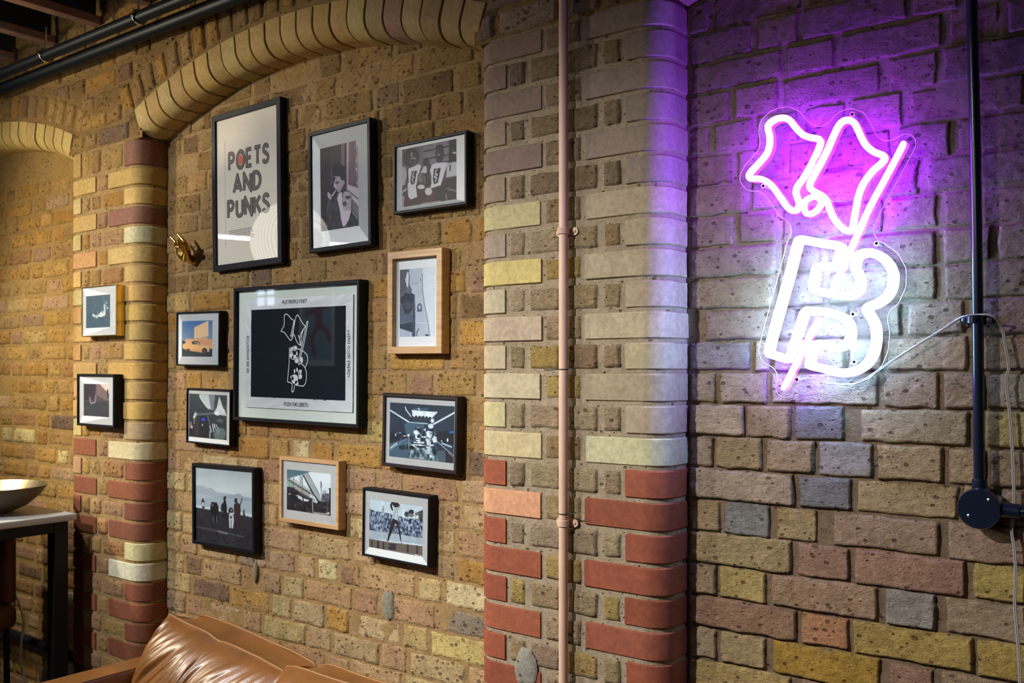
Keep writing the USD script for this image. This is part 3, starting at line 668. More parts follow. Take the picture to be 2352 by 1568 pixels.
shape = shapely.union_all([Polygon(loc2(p)).buffer(.026) for p in (FLAG_L, FLAG_R, LOOP, BEE)] + [LineString(loc2(p)).buffer(.022) for p in (POLE_A, POLE_B)])
shape = shape.buffer(.03, 24).buffer(-.03, 24).buffer(-.01, 24).buffer(.01, 24)
if shape.geom_type != 'Polygon': shape = max(shape.geoms, key=lambda g: g.area)
shape = Polygon(shape.exterior).simplify(.0004)
part(neon, 'acrylic_panel', wallform(prism(shape, .005), YN - no[1] + .0155), 'acrylic')
ed = np.array(shape.exterior.coords)[:-1]
part(neon, 'panel_edge', tube(np.stack([ed[:, 0], np.full(len(ed), YN - no[1] + .0105), ed[:, 1]], 1), .0009, 6, True), 'clear_flex', True)
for q in [(625, 70), (160, 445), (752, 745), (628, 1115), (635, 1365), (335, 1457)]:
    p = (crop7([q]) - no)[0]
    part(neon, 'standoff', cat_(cyl((p[0], p[1] + .006, p[2]), (p[0], .012, p[2]), .0032, 14), cyl((p[0], p[1] + .006, p[2]), (p[0], p[1] + .0085, p[2]), .0052, 14)), 'clear_flex', 40)
for q in [[(435, 300), (446, 296), (450, 312), (440, 325), (446, 340), (458, 330)], [(462, 572), (478, 582), (494, 576), (490, 560)], [(640, 632), (655, 618), (675, 620), (690, 632)], [(352, 1248), (362, 1232), (380, 1230), (392, 1244)], [(503, 1428), (505, 1440), (500, 1462)]]:
    part(neon, 'lead_wire', tube(spline(crop7(q) - no, 6), .0011, 6), 'clear_flex', True)

# ------------------------------------------------------------------ cable of the sign
pts = [(1902, 881), (1966, 880), (2008, 856), (2049, 828), (2105, 792), (2164, 756), (2197, 734), (2214, 726), (2247, 722), (2279, 726), (2299, 753), (2308, 795), (2315, 841), (2310, 874), (2314, 920), (2319, 960), (2322, 1008), (2326, 1080), (2327, 1152), (2324, 1200), (2322, 1222), (2328, 1260), (2331, 1309), (2330, 1350), (2329, 1393), (2334, 1450), (2339, 1511), (2341, 1575), (2342, 1700), (2340, 2100)]
c3 = np.array([at(x, y, YB - (.021 if i < 2 else .044 if 7 <= i <= 9 else .020)) for i, (x, y) in enumerate(pts)])
o = c3[9]
cb = thing('sign_cable', 'thin clear twin cable running from the neon sign over the black conduit', 'cable', o)
part(cb, 'flex', tube(spline(c3 - o, 6), .0016, 8), 'clear_flex', True)
part(cb, 'flex', tube(spline(c3 - o + [.0029, .0004, 0], 6), .0015, 8), 'clear_flex', True)

# ------------------------------------------------------------------ black conduit with its box
yc = YB - .030
cd = thing('black_conduit', 'black enamelled conduit beside the neon sign, ending in a round box', 'conduit', at(2248, 1120, YB))
o = at(2248, 1120, YB)
line = spline([at(2229, -260, yc), at(2232, 0, yc), at(2240, 330, yc), at(2246, 735, yc), at(2248.5, 1000, yc), at(2250, 1130, yc)], 8)
part(cd, 'pipe', tube(line - o, .0103, 24), 'conduit_enamel', True)
b = at(2253, 1166, yc) - o
hub = at(2250, 1100, yc) - o
part(cd, 'socket', tube([hub, hub - (0, 0, .003), hub - (0, 0, .026), b + (0, 0, .028)], [.0135, .0140, .0150, .0165], 24), 'conduit_enamel', 40)
jb = part(cd, 'junction_box', trimesh.Trimesh(*(lambda m: (np.stack([m.vertices[:, 0] + b[0], -m.vertices[:, 2], m.vertices[:, 1] + b[2]], 1), m.faces))(lathe([(0, .004), (.0375, .004), (.0395, .007), (.0395, .045), (.0385, .0475), (.0385, .0495), (.0372, .0515), (0, .0515)], 56))), 'conduit_enamel', 35)
ar = b + np.array([.034, 0, 0])
part(cd, 'socket', tube([ar, ar + (.006, 0, 0), ar + (.032, 0, -.001), ar + (.035, 0, -.001)], [.0165, .0150, .0140, .0130], 24), 'conduit_enamel', 40)
part(cd, 'pipe', tube([ar + (.028, 0, -.001), ar + (.45, 0, -.004)], .0103, 24), 'conduit_enamel', 40)
for q in ((2271, 1148), (2225, 1184)):
    p = at(*q, YB - .052) - o
    part(jb, 'screw', trimesh.creation.icosphere(2, .0036).apply_transform(np.diag([1, .45, 1, 1])).apply_translation(p), 'bright_screw', True)
p = at(2246.5, 735, YB) - o
sad = shapely.union_all([sbox(-.020, -.009, .020, .009), Point(-.020, 0).buffer(.009), Point(.020, 0).buffer(.009)])
sb = part(cd, 'saddle', wallform(prism(sad, .016), p[1] - .003).apply_translation((p[0], 0, p[2])), 'conduit_enamel')
a = np.linspace(-.25, math.pi + .25, 18)
part(sb, 'strap', cat_(*[tube([(p[0] + .0125 * math.cos(t), yc - o[1] - .0125 * math.sin(t), p[2] + dz) for t in a], .0022, 8) for dz in (-.0055, -.0028, 0, .0028, .0055)]), 'conduit_enamel', True)
for dx in (-.0225, .0225): part(sb, 'screw', trimesh.creation.icosphere(2, .0036).apply_transform(np.diag([1, .5, 1, 1])).apply_translation((p[0] + dx, p[1] - .0195, p[2])), 'bright_screw', True)

# ------------------------------------------------------------------ painted pipe on the right pier
yp = YF - .021; xp = sx(1293.5, yp); o = np.array([xp, YF, EYE])
pp = thing('painted_pipe', 'thin beige painted pipe running up the face of the right pier', 'pipe', o)
part(pp, 'pipe', cyl((0, yp - YF, -EYE), (0.001, yp - YF, 1.5), .0112, 24), 'pipe_paint', 40)
for py in (531, 1201):
    z = at(1293, py, yp)[2] - EYE
    lug = shapely.union_all([sbox(-.024, -.0085, .024, .0085), Point(-.022, 0).buffer(.0098), Point(.022, 0).buffer(.0098)])
    sc = part(pp, 'saddle_clip', cat_(wallform(prism(lug, .004), -.0005).apply_translation((0, 0, z)), *[tube([(.0128 * math.cos(t), yp - YF - .0128 * math.sin(t), z + dz) for t in np.linspace(-.6, math.pi + .6, 20)], .002, 8) for dz in (-.006, -.003, 0, .003, .006)]), 'pipe_paint', 40)
    for dx in (-.0225, .0225): part(sc, 'screw', trimesh.creation.icosphere(2, .0035).apply_transform(np.diag([1, .6, 1, 1])).apply_translation((dx, -.0055, z)), 'pipe_paint', True)
for py, end in ((848, (-.042, .0, -.002)), (1179, (.030, -.004, .006))):
    z = at(1293, py, yp)[2] - EYE
    ring = tube([(.0122 * math.cos(t), yp - YF + .0122 * math.sin(t), z) for t in np.linspace(0, 2 * np.pi, 21)[:-1]], .0013, 6, True)
    t0 = np.array([math.copysign(.0122, end[0]), yp - YF, z])
    tk = thing('cable_tie', 'black cable tie around the painted pipe, ' + ('its tail pointing left at mid height' if end[0] < 0 else 'just above the lower clip'), 'cable tie', o + [0, yp - YF, z])
    part(tk, 'band', ring.apply_translation((0, YF - yp, -z)), 'cable_tie', True)
    part(tk, 'tail', tube([t0 - [0, yp - YF, z], np.array(end) * .6 + [t0[0], -.004, 0], np.array(end) + [t0[0], -.002, 0]], .0013, 6), 'cable_tie', True)
# ------------------------------------------------------------------ framed pictures
def homography(q):
    """maps points drawn over the quad q (TL, TR, BR, BL) to (U, V) in the unit square"""
    A, b = [], []
    for (x, y), (u, v) in zip(q, [(0, 0), (1, 0), (1, 1), (0, 1)]):
        A += [[x, y, 1, 0, 0, 0, -u * x, -u * y], [0, 0, 0, x, y, 1, -v * x, -v * y]]; b += [u, v]
    H = np.append(np.linalg.solve(A, b), 1).reshape(3, 3)
    def f(p):
        p = np.asarray(p, float).reshape(-1, 2); r = np.c_[p, np.ones(len(p))] @ H.T
        return r[:, :2] / r[:, 2:]
    return f
class Pic:
    """the tones of a print, computed on a grid of points"""
    def __init__(s, quad, n, asp):
        s.h = homography(quad); s.asp = asp                   # asp = height / width
        s.nx, s.ny = int(n * 1.5), max(2, int(n * 1.5 * asp)); K = s.K = 3      # K x K samples about each vertex
        s.U, s.V = np.meshgrid(((np.arange(K * (s.nx + 1)) + .5) / K - .5) / s.nx, ((np.arange(K * (s.ny + 1)) + .5) / K - .5) / s.ny)
        s.c = np.zeros(s.U.shape + (3,)); s.scale = 1 / (abs(quad[1][0] - quad[0][0]))
    def window(s, u0, u1, v0, v1):
        K = s.K; f = lambda q, n: int(np.clip((q * n + .5) * K, 0, K * (n + 1)))
        return slice(f(v0, s.ny), f(v1, s.ny) + 1), slice(f(u0, s.nx), f(u1, s.nx) + 1)
    def col(s, c): return np.array([c] * 3 if np.isscalar(c) else c, float)
    def put(s, m, c, a=1.0):
        m = (np.asarray(m, float) * a)[..., None]; s.c = s.c * (1 - m) + s.col(c) * m
    def fill(s, c): s.c[:] = s.col(c)
    def grad(s, c0, c1, t=None):
        t = (s.V if t is None else t)[..., None]; s.c = s.col(c0) * (1 - t) + s.col(c1) * t
    def poly(s, pts, c, a=1.0):
        g = Polygon(s.h(pts)).buffer(0)
        if g.is_empty: return
        x0, y0, x1, y1 = g.bounds; w = s.window(x0, x1, y0, y1); shapely.prepare(g)
        m = shapely.contains_xy(g, s.U[w], s.V[w])[..., None] * float(a); s.c[w] = s.c[w] * (1 - m) + s.col(c) * m
    def ell(s, x, y, rx, ry, c, rot=0, a=1.0, soft=.15):
        t = np.linspace(0, 2 * np.pi, 28); k = math.radians(rot)
        px, py = rx * np.cos(t), ry * np.sin(t)
        s.poly(np.stack([x + px * math.cos(k) - py * math.sin(k), y + px * math.sin(k) + py * math.cos(k)], 1), c, a)
    def line(s, pts, w, c, a=1.0):
        p = s.h(pts) * [1, s.asp]; w = w * s.scale
        lo, hi = p.min(0) - w, p.max(0) + w; W = s.window(lo[0], hi[0], lo[1] / s.asp, hi[1] / s.asp); U, V = s.U[W], s.V[W]
        m = np.zeros(U.shape)
        for (x0, y0), (x1, y1) in zip(p[:-1], p[1:]):
            dx, dy = x1 - x0, y1 - y0; L = max(dx * dx + dy * dy, 1e-12)
            t = np.clip(((U - x0) * dx + (V * s.asp - y0) * dy) / L, 0, 1)
            d = np.hypot(U - x0 - t * dx, V * s.asp - y0 - t * dy)
            m = np.maximum(m, d < w / 2)
        m = m[..., None] * a; s.c[W] = s.c[W] * (1 - m) + s.col(c) * m
    def nz(s, sc, seed, st=1.0, oct=3):
        return meshkit.fbm(np.stack([s.U * sc, s.V * s.asp * sc * st, np.full_like(s.U, seed)], -1), oct, seed)
    def grain(s, amp, sc, seed, st=1.0, where=None):
        g = (s.nz(sc, seed, st) - .5) * 2 * amp
        s.c += (g * (1 if where is None else where))[..., None]
    def mesh(s, x0, x1, z1, z0, y):
        """(mesh, linear colours): U runs from x0 to x1, V from z1 (top) down to z0"""
        U, V_ = np.meshgrid(np.linspace(0, 1, s.nx + 1), np.linspace(0, 1, s.ny + 1)); K = s.K
        c = s.c.reshape(s.ny + 1, K, s.nx + 1, K, 3).mean((1, 3))
        V = np.stack([x0 + (x1 - x0) * U, np.full_like(U, y), z1 + (z0 - z1) * V_], -1).reshape(-1, 3); m = s.nx + 1
        i = (np.arange(s.ny)[:, None] * m + np.arange(s.nx)).ravel()
        F = np.vstack([np.stack([i, i + m + 1, i + 1], 1), np.stack([i, i + m, i + m + 1], 1)])
        return trimesh.Trimesh(V, F, process=False), srgb(np.clip(c, 0, 255)).reshape(-1, 3)

class Frame:
    def __init__(s, name, label, quad, wall, depth, bar, rec, matl, inner, group=None):
        """quad: the front face's corners in the photograph; wall: depth of the wall; inner: the window of the mount, same way"""
        yf = wall - depth
        p = np.array([at(x, y, yf) for x, y in quad])[:, [0, 2]]
        c = p.mean(0); s.w = (np.linalg.norm(p[1] - p[0]) + np.linalg.norm(p[2] - p[3])) / 2; s.hh = (np.linalg.norm(p[3] - p[0]) + np.linalg.norm(p[2] - p[1])) / 2
        ang = np.mean([math.atan2(*(p[1] - p[0])[::-1]), math.atan2(*(p[2] - p[3])[::-1])])
        s.c, s.ang, s.wall, s.depth, s.rec = c, ang, wall, depth, rec
        s.root = thing(name, label, 'picture frame', (c[0], wall - .002, c[1]), group, rot=(0, -math.degrees(ang), 0))
        w, h, d, b = s.w, s.hh, depth, bar
        prof = [(0, 0), (0, d - .0015), (.0015, d), (b - .001, d), (b, d - .001), (b, d - rec - .004)]
        V, F = [], []
        for i, y in prof: V += [(-w/2+i, -y, -h/2+i), (w/2-i, -y, -h/2+i), (w/2-i, -y, h/2-i), (-w/2+i, -y, h/2-i)]
        for a in range(len(prof) - 1):
            for k in range(4):
                l = (k + 1) % 4; q = [a*4+k, a*4+l, a*4+4+l, a*4+4+k]; F += [(q[0], q[1], q[2]), (q[0], q[2], q[3])]
        part(s.root, 'frame', trimesh.Trimesh(V, F, process=False), matl)
        part(s.root, 'backing', bx(-w/2 + .002, w/2 - .002, -.006, -.001, -h/2 + .002, h/2 - .002), 'umber_frame')
        s.iw, s.ih = w / 2 - b, h / 2 - b
        gy = -(d - min(rec, .006))
        part(s.root, 'glass', bx(-s.iw, s.iw, gy - .0015, gy, -s.ih, s.ih), 'picture_glass')
        s.my = -(d - rec)                                     # depth of the mount's face
        if inner: s.win = s.rect(inner)
    def loc(s, pts, y=None):
        """photograph -> the frame's own (x, z) at the depth of the mount"""
        q = np.array([at(x, y_, s.wall + (s.my if y is None else y)) for x, y_ in pts])[:, [0, 2]] - s.c
        k, n = math.cos(s.ang), math.sin(s.ang)
        return np.stack([q[:, 0] * k + q[:, 1] * n, -q[:, 0] * n + q[:, 1] * k], 1)
    def rect(s, quad):
        l = s.loc(quad); return (l[[0, 3], 0].mean(), l[[1, 2], 0].mean(), l[[0, 1], 1].mean(), l[[2, 3], 1].mean())   # x0, x1, top, bottom
    def mount(s, matl='white_board'):
        x0, x1, z1, z0 = s.win
        m = wallform(prism(sbox(-s.iw, -s.ih, s.iw, s.ih).difference(sbox(x0, z0, x1, z1)), .0018), s.my + .0018)
        part(s.root, 'mount', m, matl)
    def sheet(s, name, m, col, matl='print_paper'):
        part(s.root, name, m, matl, True, vcol=col)
    def picture(s, quad, n, paint):
        x0, x1, z1, z0 = s.win
        p = Pic(quad, n, (z1 - z0) / (x1 - x0)); paint(p)
        m, c = p.mesh(x0 - .001, x1 + .001, z1 + .001, z0 - .001, s.my + .0006)
        s.sheet('print', m, c)
def crop(ox, oy, sc, pts): return [(ox + x / sc, oy + y / sc) for x, y in pts]
FR = 'framed pictures on the brick wall'

# ---- 1: text poster
f = Frame('picture_frame', 'tall black framed text poster reading POETS AND PUNKS', crop(470, 200, 3.564, [(55, 247), (615, 75), (640, 1440), (72, 1510)]), YB, .026, .021, .007, 'black_frame', None, FR)
part(f.root, 'poster_sheet', bx(-f.iw, f.iw, f.my, f.my + .001, -f.ih, f.ih), 'poster_paper')
def arc(cx, cy, rx, ry, a0, a1, n=10):
    return [(cx + rx * math.cos(math.radians(a)), cy + ry * math.sin(math.radians(a))) for a in np.linspace(a0, a1, n)]
GLYPH = {
 'P': (.60, [[(0, 0), (0, 1), *arc(.27, .74, .25, .26, 90, -90), (0, .48)]]),
 'O': (.80, [arc(.40, .5, .40, .5, 90, 450, 28)]),
 'E': (.56, [[(.52, 1), (0, 1), (0, 0), (.52, 0)], [(0, .5), (.46, .5)]]),
 'T': (.66, [[(0, 1), (.66, 1)], [(.33, 1), (.33, 0)]]),
 'S': (.54, [[tuple(p) for p in spline([(.52, .80), (.42, .96), (.22, 1.0), (.05, .88), (.06, .68), (.25, .54), (.43, .42), (.52, .26), (.45, .07), (.25, 0), (.06, .06), (0, .20)], 4)]]),
 'A': (.72, [[(0, 0), (.36, 1), (.72, 0)], [(.15, .30), (.57, .30)]]),
 'N': (.62, [[(0, 0), (0, 1), (.62, 0), (.62, 1)]]),
 'D': (.60, [[(0, 0), (0, 1), *arc(.18, .5, .42, .5, 90, -90, 14), (0, 0)]]),
 'U': (.60, [[(0, 1), *arc(.30, .30, .30, .30, 180, 360, 12), (.60, 1)]]),
 'K': (.60, [[(0, 0), (0, 1)], [(.58, 1), (0, .42)], [(.20, .60), (.60, 0)]]),
}
def word(text, quad, stroke=.27):
    """heavy lettering with an engraved line, one mesh of ink and one of the lines in it"""
    l = f.loc(quad); x0, x1 = l[[0, 3], 0].mean(), l[[1, 2], 0].mean(); z1, z0 = l[[0, 1], 1].mean(), l[[2, 3], 1].mean()
    # the baseline and the cap line follow the letters traced from the poster
    pos, ink, fine, dots = 0.0, [], [], []
    for ch in text:
        w, st = GLYPH[ch]
        for p in st:
            g = LineString([(x + pos, y) for x, y in p])
            ink.append(g.buffer(stroke / 2, cap_style='flat', join_style='mitre' if ch in 'AN' else 'round', mitre_limit=1.4)); fine.append(g.buffer(.010))
            if ch == 'O': dots.append(Polygon([(x + pos, y) for x, y in arc(.40, .5, .225, .31, 0, 360, 28)]))
        pos += w + stroke + .015
    W = pos - stroke - .015
    sx_, sz_ = (x1 - x0) / (W + stroke), (z1 - z0) / (1 + stroke)
    aff = [sx_, 0, 0, sz_, x0 + stroke / 2 * sx_, z0 + stroke / 2 * sz_]
    def up(gs, d):
        u = shapely.affinity.affine_transform(shapely.union_all(gs), aff)
        return cat_(*[wallform(prism(g, d), f.my) for g in getattr(u, 'geoms', [u])])
    part(f.root, 'lettering', up(ink, .0004), 'poster_ink'); part(f.root, 'lettering_line', up(fine, .0007), 'poster_line')
    if dots: part(f.root, 'red_disc', up(dots, .0006), 'poster_red')
word('POETS', crop(470, 200, 3.564, [(196, 532), (536, 450), (536, 628), (196, 697)]))
word('AND', crop(470, 200, 3.564, [(232, 716), (471, 673), (471, 838), (232, 884)]))
word('PUNKS', crop(470, 200, 3.564, [(188, 925), (541, 856), (541, 1032), (188, 1086)]))
tb = f.loc(crop(470, 200, 3.564, [(168, 440), (178, 1300), (206, 1178), (362, 1155), (206, 1212)]))
part(f.root, 'rule', wallform(prism(sbox(tb[0, 0], tb[1, 1], tb[0, 0] + .0012, tb[0, 1]), .0004), f.my), 'poster_line')
r2 = random.Random(5); bits = []
for i in range(6):
    z = tb[2, 1] - i * .0062; x = tb[2, 0]
    while x < tb[2, 0] + .125:
        w = r2.uniform(.006, .02); bits.append(wallform(prism(sbox(x, z - .0026, x + w, z), .0004), f.my)); x += w + .003
part(f.root, 'small_print', cat_(*bits), 'small_print', kind='stuff')

# ---- 2: portrait by a window
f = Frame('picture_frame', 'black framed photograph of a person lighting a cigarette by a window', crop(470, 200, 3.564, [(842, 380), (1350, 245), (1372, 1290), (862, 1355)]), YB, .031, .013, .006, 'black_frame', crop(470, 200, 3.564, [(950, 510), (1258, 432), (1265, 1138), (955, 1180)]), FR)
f.mount()
def paint(p):
    p.fill((38, 32, 40)); p.grain(10, 4, 1)
    p.poly([(190, 250), (385, 180), (385, 470), (200, 520)], (50, 40, 50)); p.line([(225, 520), (225, 780)], 26, (78, 66, 76))
    p.poly([(375, 140), (420, 130), (420, 520), (378, 520)], (120, 98, 115)); p.line([(398, 135), (398, 500)], 9, (44, 36, 46))
    p.poly([(455, 115), (492, 108), (480, 900), (455, 900)], (165, 138, 152)); p.poly([(492, 108), (600, 85), (610, 880), (482, 880)], (98, 76, 92)); p.grain(16, 5, 2, 1, p.U > .72)
    p.poly([(600, 85), (640, 75), (642, 850), (600, 800)], (140, 125, 138)); p.grain(70, 16, 3, 1, (p.U > .92) & (p.V < .55))
    p.poly([(470, 780), (645, 840), (645, 1130), (540, 1010), (470, 900)], (182, 168, 182)); p.line([(480, 880), (642, 1015)], 14, (92, 80, 92))
    p.poly([(540, 1020), (645, 1130), (645, 1300), (540, 1180)], (108, 98, 110))
    p.poly([(200, 1010), (330, 900), (460, 870), (530, 960), (525, 1200), (440, 1500), (150, 1500), (140, 1200)], (48, 42, 52)); p.grain(34, 12, 4, 1, (p.V > .55) & (p.U < .75))
    p.poly([(400, 930), (440, 880), (510, 920), (530, 1010), (525, 1200), (420, 1200), (395, 1050)], (165, 152, 166))
    p.ell(475, 985, 42, 22, (58, 50, 60)); p.ell(430, 1085, 30, 42, (70, 60, 70)); p.grain(30, 18, 6, 1, (p.V > .58) & (p.V < .8) & (p.U > .58) & (p.U < .85))
    p.poly([(420, 1200), (522, 1190), (490, 1330), (430, 1435), (395, 1440), (370, 1330), (345, 1150), (310, 1010), (330, 930), (385, 900), (390, 1080)], (196, 184, 196))
    p.poly([(300, 880), (330, 700), (255, 660), (290, 640), (360, 640), (420, 700), (415, 780), (380, 850), (345, 920)], (150, 136, 150)); p.ell(320, 760, 60, 105, (158, 144, 158), 15)
    p.ell(405, 745, 20, 45, (150, 135, 148)); p.ell(310, 755, 30, 16, (60, 50, 60)); p.ell(275, 800, 12, 20, (200, 188, 200))
    p.ell(335, 560, 108, 98, (24, 20, 28)); p.ell(400, 650, 45, 70, (26, 22, 30)); p.poly([(240, 600), (270, 660), (330, 640), (300, 560)], (22, 18, 26))
    p.ell(190, 965, 26, 60, (170, 156, 170), -20); p.line([(230, 965), (282, 885)], 13, (215, 205, 215)); p.line([(190, 1030), (150, 1200)], 26, (70, 62, 74)); p.line([(545, 1215), (620, 1310)], 14, (150, 138, 150))
f.picture([(47, 225), (635, 75), (645, 1430), (60, 1530)], 92, paint)

# ---- 3: two players
f = Frame('picture_frame', 'small black framed photograph of two players in white vests', crop(880, 280, 6.817, [(155, 370), (1305, 125), (1325, 1290), (170, 1445)]), YB, .032, .0085, .005, 'black_frame', crop(880, 280, 6.817, [(300, 440), (1152, 262), (1160, 1210), (308, 1332)]), FR)
f.mount()
def paint(p):
    p.fill((66, 62, 74)); p.grain(12, 5, 1)
    p.poly([(560, 385), (640, 370), (640, 680), (560, 690)], (96, 92, 106)); p.poly([(630, 375), (1030, 290), (1030, 600), (630, 690)], (112, 106, 118)); p.grain(14, 14, 2, .4)
    for a, b in (((640, 470), (1020, 385)), ((640, 590), (1020, 520))): p.line([a, b], 16, (36, 32, 44))
    p.poly([(1030, 285), (1155, 262), (1158, 620), (1030, 640)], (34, 30, 42)); p.ell(1120, 485, 40, 16, (165, 165, 175)); p.ell(675, 640, 55, 70, (30, 27, 36))
    p.poly([(300, 1010), (640, 960), (1160, 860), (1160, 1215), (308, 1335)], (66, 46, 48)); p.grain(12, 6, 3, 1, p.V > .6)
    p.poly([(820, 1000), (1160, 860), (1160, 1215), (820, 1260)], (46, 38, 44)); p.line([(1010, 1045), (1155, 1080)], 26, (95, 88, 96))
    p.ell(450, 570, 122, 145, (26, 23, 32)); p.ell(480, 590, 75, 110, (52, 46, 56)); p.ell(452, 515, 14, 40, (125, 118, 130)); p.ell(480, 575, 42, 14, (130, 122, 134)); p.line([(500, 700), (560, 655)], 14, (130, 122, 132))
    p.ell(885, 505, 68, 145, (46, 40, 50)); p.ell(885, 400, 66, 42, (28, 25, 33)); p.ell(868, 518, 22, 22, (118, 110, 126)); p.ell(880, 565, 34, 12, (30, 26, 34))
    p.poly([(300, 710), (345, 705), (385, 780), (350, 980), (305, 1000)], (150, 148, 160)); p.poly([(1000, 650), (1150, 620), (1155, 840), (990, 870)], (172, 172, 182)); p.line([(1050, 680), (1050, 760)], 22, (70, 68, 80))
    p.poly([(400, 740), (470, 705), (560, 670), (600, 690), (560, 820), (520, 1000), (540, 1170), (440, 1210), (400, 1160), (390, 950)], (188, 186, 196))
    p.poly([(590, 800), (640, 690), (680, 700), (690, 800)], (175, 172, 182)); p.line([(385, 760), (395, 940)], 26, (34, 30, 40))
    p.poly([(455, 775), (535, 765), (500, 960), (455, 985), (430, 930)], (32, 29, 38)); p.line([(485, 790), (465, 850), (490, 870), (455, 900), (480, 945)], 16, (165, 162, 172))
    p.poly([(745, 680), (830, 645), (930, 635), (1010, 640), (960, 800), (905, 990), (745, 1040), (760, 860), (735, 760)], (192, 190, 200))
    p.poly([(795, 735), (905, 720), (860, 950), (800, 975), (780, 900)], (32, 29, 38)); p.line([(840, 745), (815, 810), (850, 825), (800, 860), (845, 880), (820, 930)], 18, (170, 168, 178)); p.line([(740, 690), (700, 800), (680, 1000)], 34, (38, 32, 40))
    p.ell(600, 890, 68, 80, (88, 84, 94)); p.grain(50, 26, 5, 1, (p.U > .26) & (p.U < .45) & (p.V > .45) & (p.V < .72)); p.ell(600, 1015, 55, 35, (190, 186, 194)); p.ell(715, 945, 45, 72, (44, 36, 40)); p.ell(715, 1085, 55, 60, (186, 180, 186))
    p.line([(330, 1170), (320, 1320)], 30, (150, 125, 140)); p.line([(310, 1100), (370, 1050)], 22, (150, 148, 160)); p.line([(985, 1120), (1000, 1220)], 16, (120, 105, 112)); p.line([(600, 1278), (900, 1235)], 12, (130, 120, 126))
f.picture([(300, 440), (1152, 262), (1160, 1210), (308, 1332)], 118, paint)

# ---- 4: tattooed arm, deep oak frame
f = Frame('picture_frame', 'upright oak framed photograph of a tattooed forearm', crop(870, 560, 2.905, [(55, 60), (418, 22), (428, 732), (62, 732)]), YB, .034, .021, .018, 'oak', crop(900, 590, 7.463, [(138, 212), (750, 182), (752, 1362), (150, 1366)]), FR)
f.mount()
def paint(p):
    W = (196, 206, 216); p.fill(W)
    p.poly([(138, 210), (340, 195), (330, 560), (400, 700), (420, 1366), (150, 1366)], (92, 98, 112)); p.grain(16, 5, 1, 1, p.U < .46)
    p.poly([(138, 210), (260, 205), (270, 540), (150, 650)], (82, 80, 92)); p.poly([(150, 720), (240, 620), (385, 640), (360, 900), (300, 985), (240, 975)], (42, 48, 62)); p.poly([(150, 1150), (380, 1110), (380, 1290), (150, 1210)], (40, 54, 74)); p.ell(280, 830, 90, 60, (60, 68, 84))
    p.poly([(150, 1215), (360, 1285), (360, 1366), (150, 1366)], (158, 172, 190)); p.poly([(150, 900), (240, 975), (370, 980), (370, 1110), (150, 1110)], (78, 92, 112))
    p.poly([(235, 390), (265, 260), (300, 280), (285, 520), (265, 520)], (190, 196, 206)); p.line([(395, 660), (390, 1366)], 40, (60, 70, 88)); 
    p.poly([(300, 210), (520, 190), (535, 560), (560, 780), (620, 1080), (662, 1366), (415, 1366), (412, 1000), (400, 660), (340, 570), (300, 470)], (168, 178, 192)); p.grain(9, 8, 3)
    p.line([(525, 300), (530, 560), (560, 780), (620, 1080), (662, 1366)], 10, (92, 104, 122)); p.line([(330, 475), (450, 455)], 8, (120, 126, 140)); p.line([(300, 300), (300, 470), (345, 575)], 14, (84, 90, 104))
    p.ell(483, 868, 40, 70, (78, 88, 102)); p.ell(485, 870, 17, 42, (166, 176, 188)); p.poly([(440, 900), (525, 900), (525, 935), (445, 945)], (74, 84, 100)); p.ell(612, 1338, 34, 16, (52, 66, 88)); p.line([(470, 1235), (435, 1290), (440, 1340)], 24, (100, 112, 130)); p.ell(495, 400, 8, 26, (112, 120, 136)); p.line([(430, 1120), (620, 1140)], 12, (186, 196, 208))
f.picture([(138, 212), (750, 182), (752, 1362), (150, 1366)], 84, paint)

# ---- 5: embroidered flag in a large box frame
f = Frame('picture_frame', 'largest black frame, holding a black cloth with silver satin border and white flag emblem', crop(520, 620, 4.126, [(50, 182), (1240, 80), (1280, 1510), (84, 1412)]), YB, .036, .0115, .014, 'black_frame', None, FR)
part(f.root, 'mount', bx(-f.iw, f.iw, f.my, f.my + .0012, -f.ih, f.ih), 'green_white_mount')
so = f.rect(crop(520, 620, 4.126, [(178, 292), (1200, 224), (1225, 1352), (205, 1296)])); si = f.rect(crop(520, 620, 4.126, [(237, 388), (1133, 330), (1155, 1240), (258, 1198)]))
def satin_side(name, q, seed, vert):
    """one mitred strip of the satin border, puckered across its length"""
    n, m = 70, 6; (a, b, c, d) = [np.array(x) for x in q]         # a-b outer edge, d-c inner edge
    s_, t_ = np.meshgrid(np.linspace(0, 1, n + 1), np.linspace(0, 1, m + 1))
    P = (a * (1 - s_)[..., None] + b * s_[..., None]) * (1 - t_)[..., None] + (d * (1 - s_)[..., None] + c * s_[..., None]) * t_[..., None]
    pk = meshkit.fbm(np.stack([s_ * 17 + t_ * 1.6, t_ * 1.1, np.full_like(s_, seed)], -1), 2, seed) - .5
    V = np.stack([P[..., 0], f.my - .0040 - .0055 * pk * np.sin(np.pi * (t_ * .8 + .1)), P[..., 1]], -1).reshape(-1, 3); k = n + 1
    i = (np.arange(m)[:, None] * k + np.arange(n)).ravel()
    F = np.vstack([np.stack([i, i + 1, i + k + 1], 1), np.stack([i, i + k + 1, i + k], 1)])
    mm = trimesh.Trimesh(V, F, process=False)
    if mm.face_normals[:, 1].mean() > 0: mm.invert()
    part(f.root, name, mm, 'satin', True)
O = [(so[0], so[2]), (so[1], so[2]), (so[1], so[3]), (so[0], so[3])]; I_ = [(si[0], si[2]), (si[1], si[2]), (si[1], si[3]), (si[0], si[3])]
for k in range(4): satin_side('satin_border', (O[k], O[(k + 1) % 4], I_[(k + 1) % 4], I_[k]), 40 + k, k % 2)
part(f.root, 'cloth', bx(si[0] - .002, si[1] + .002, f.my - .0034, f.my - .001, si[3] - .002, si[2] + .002), 'thread_dark')
cy = f.my - .0034
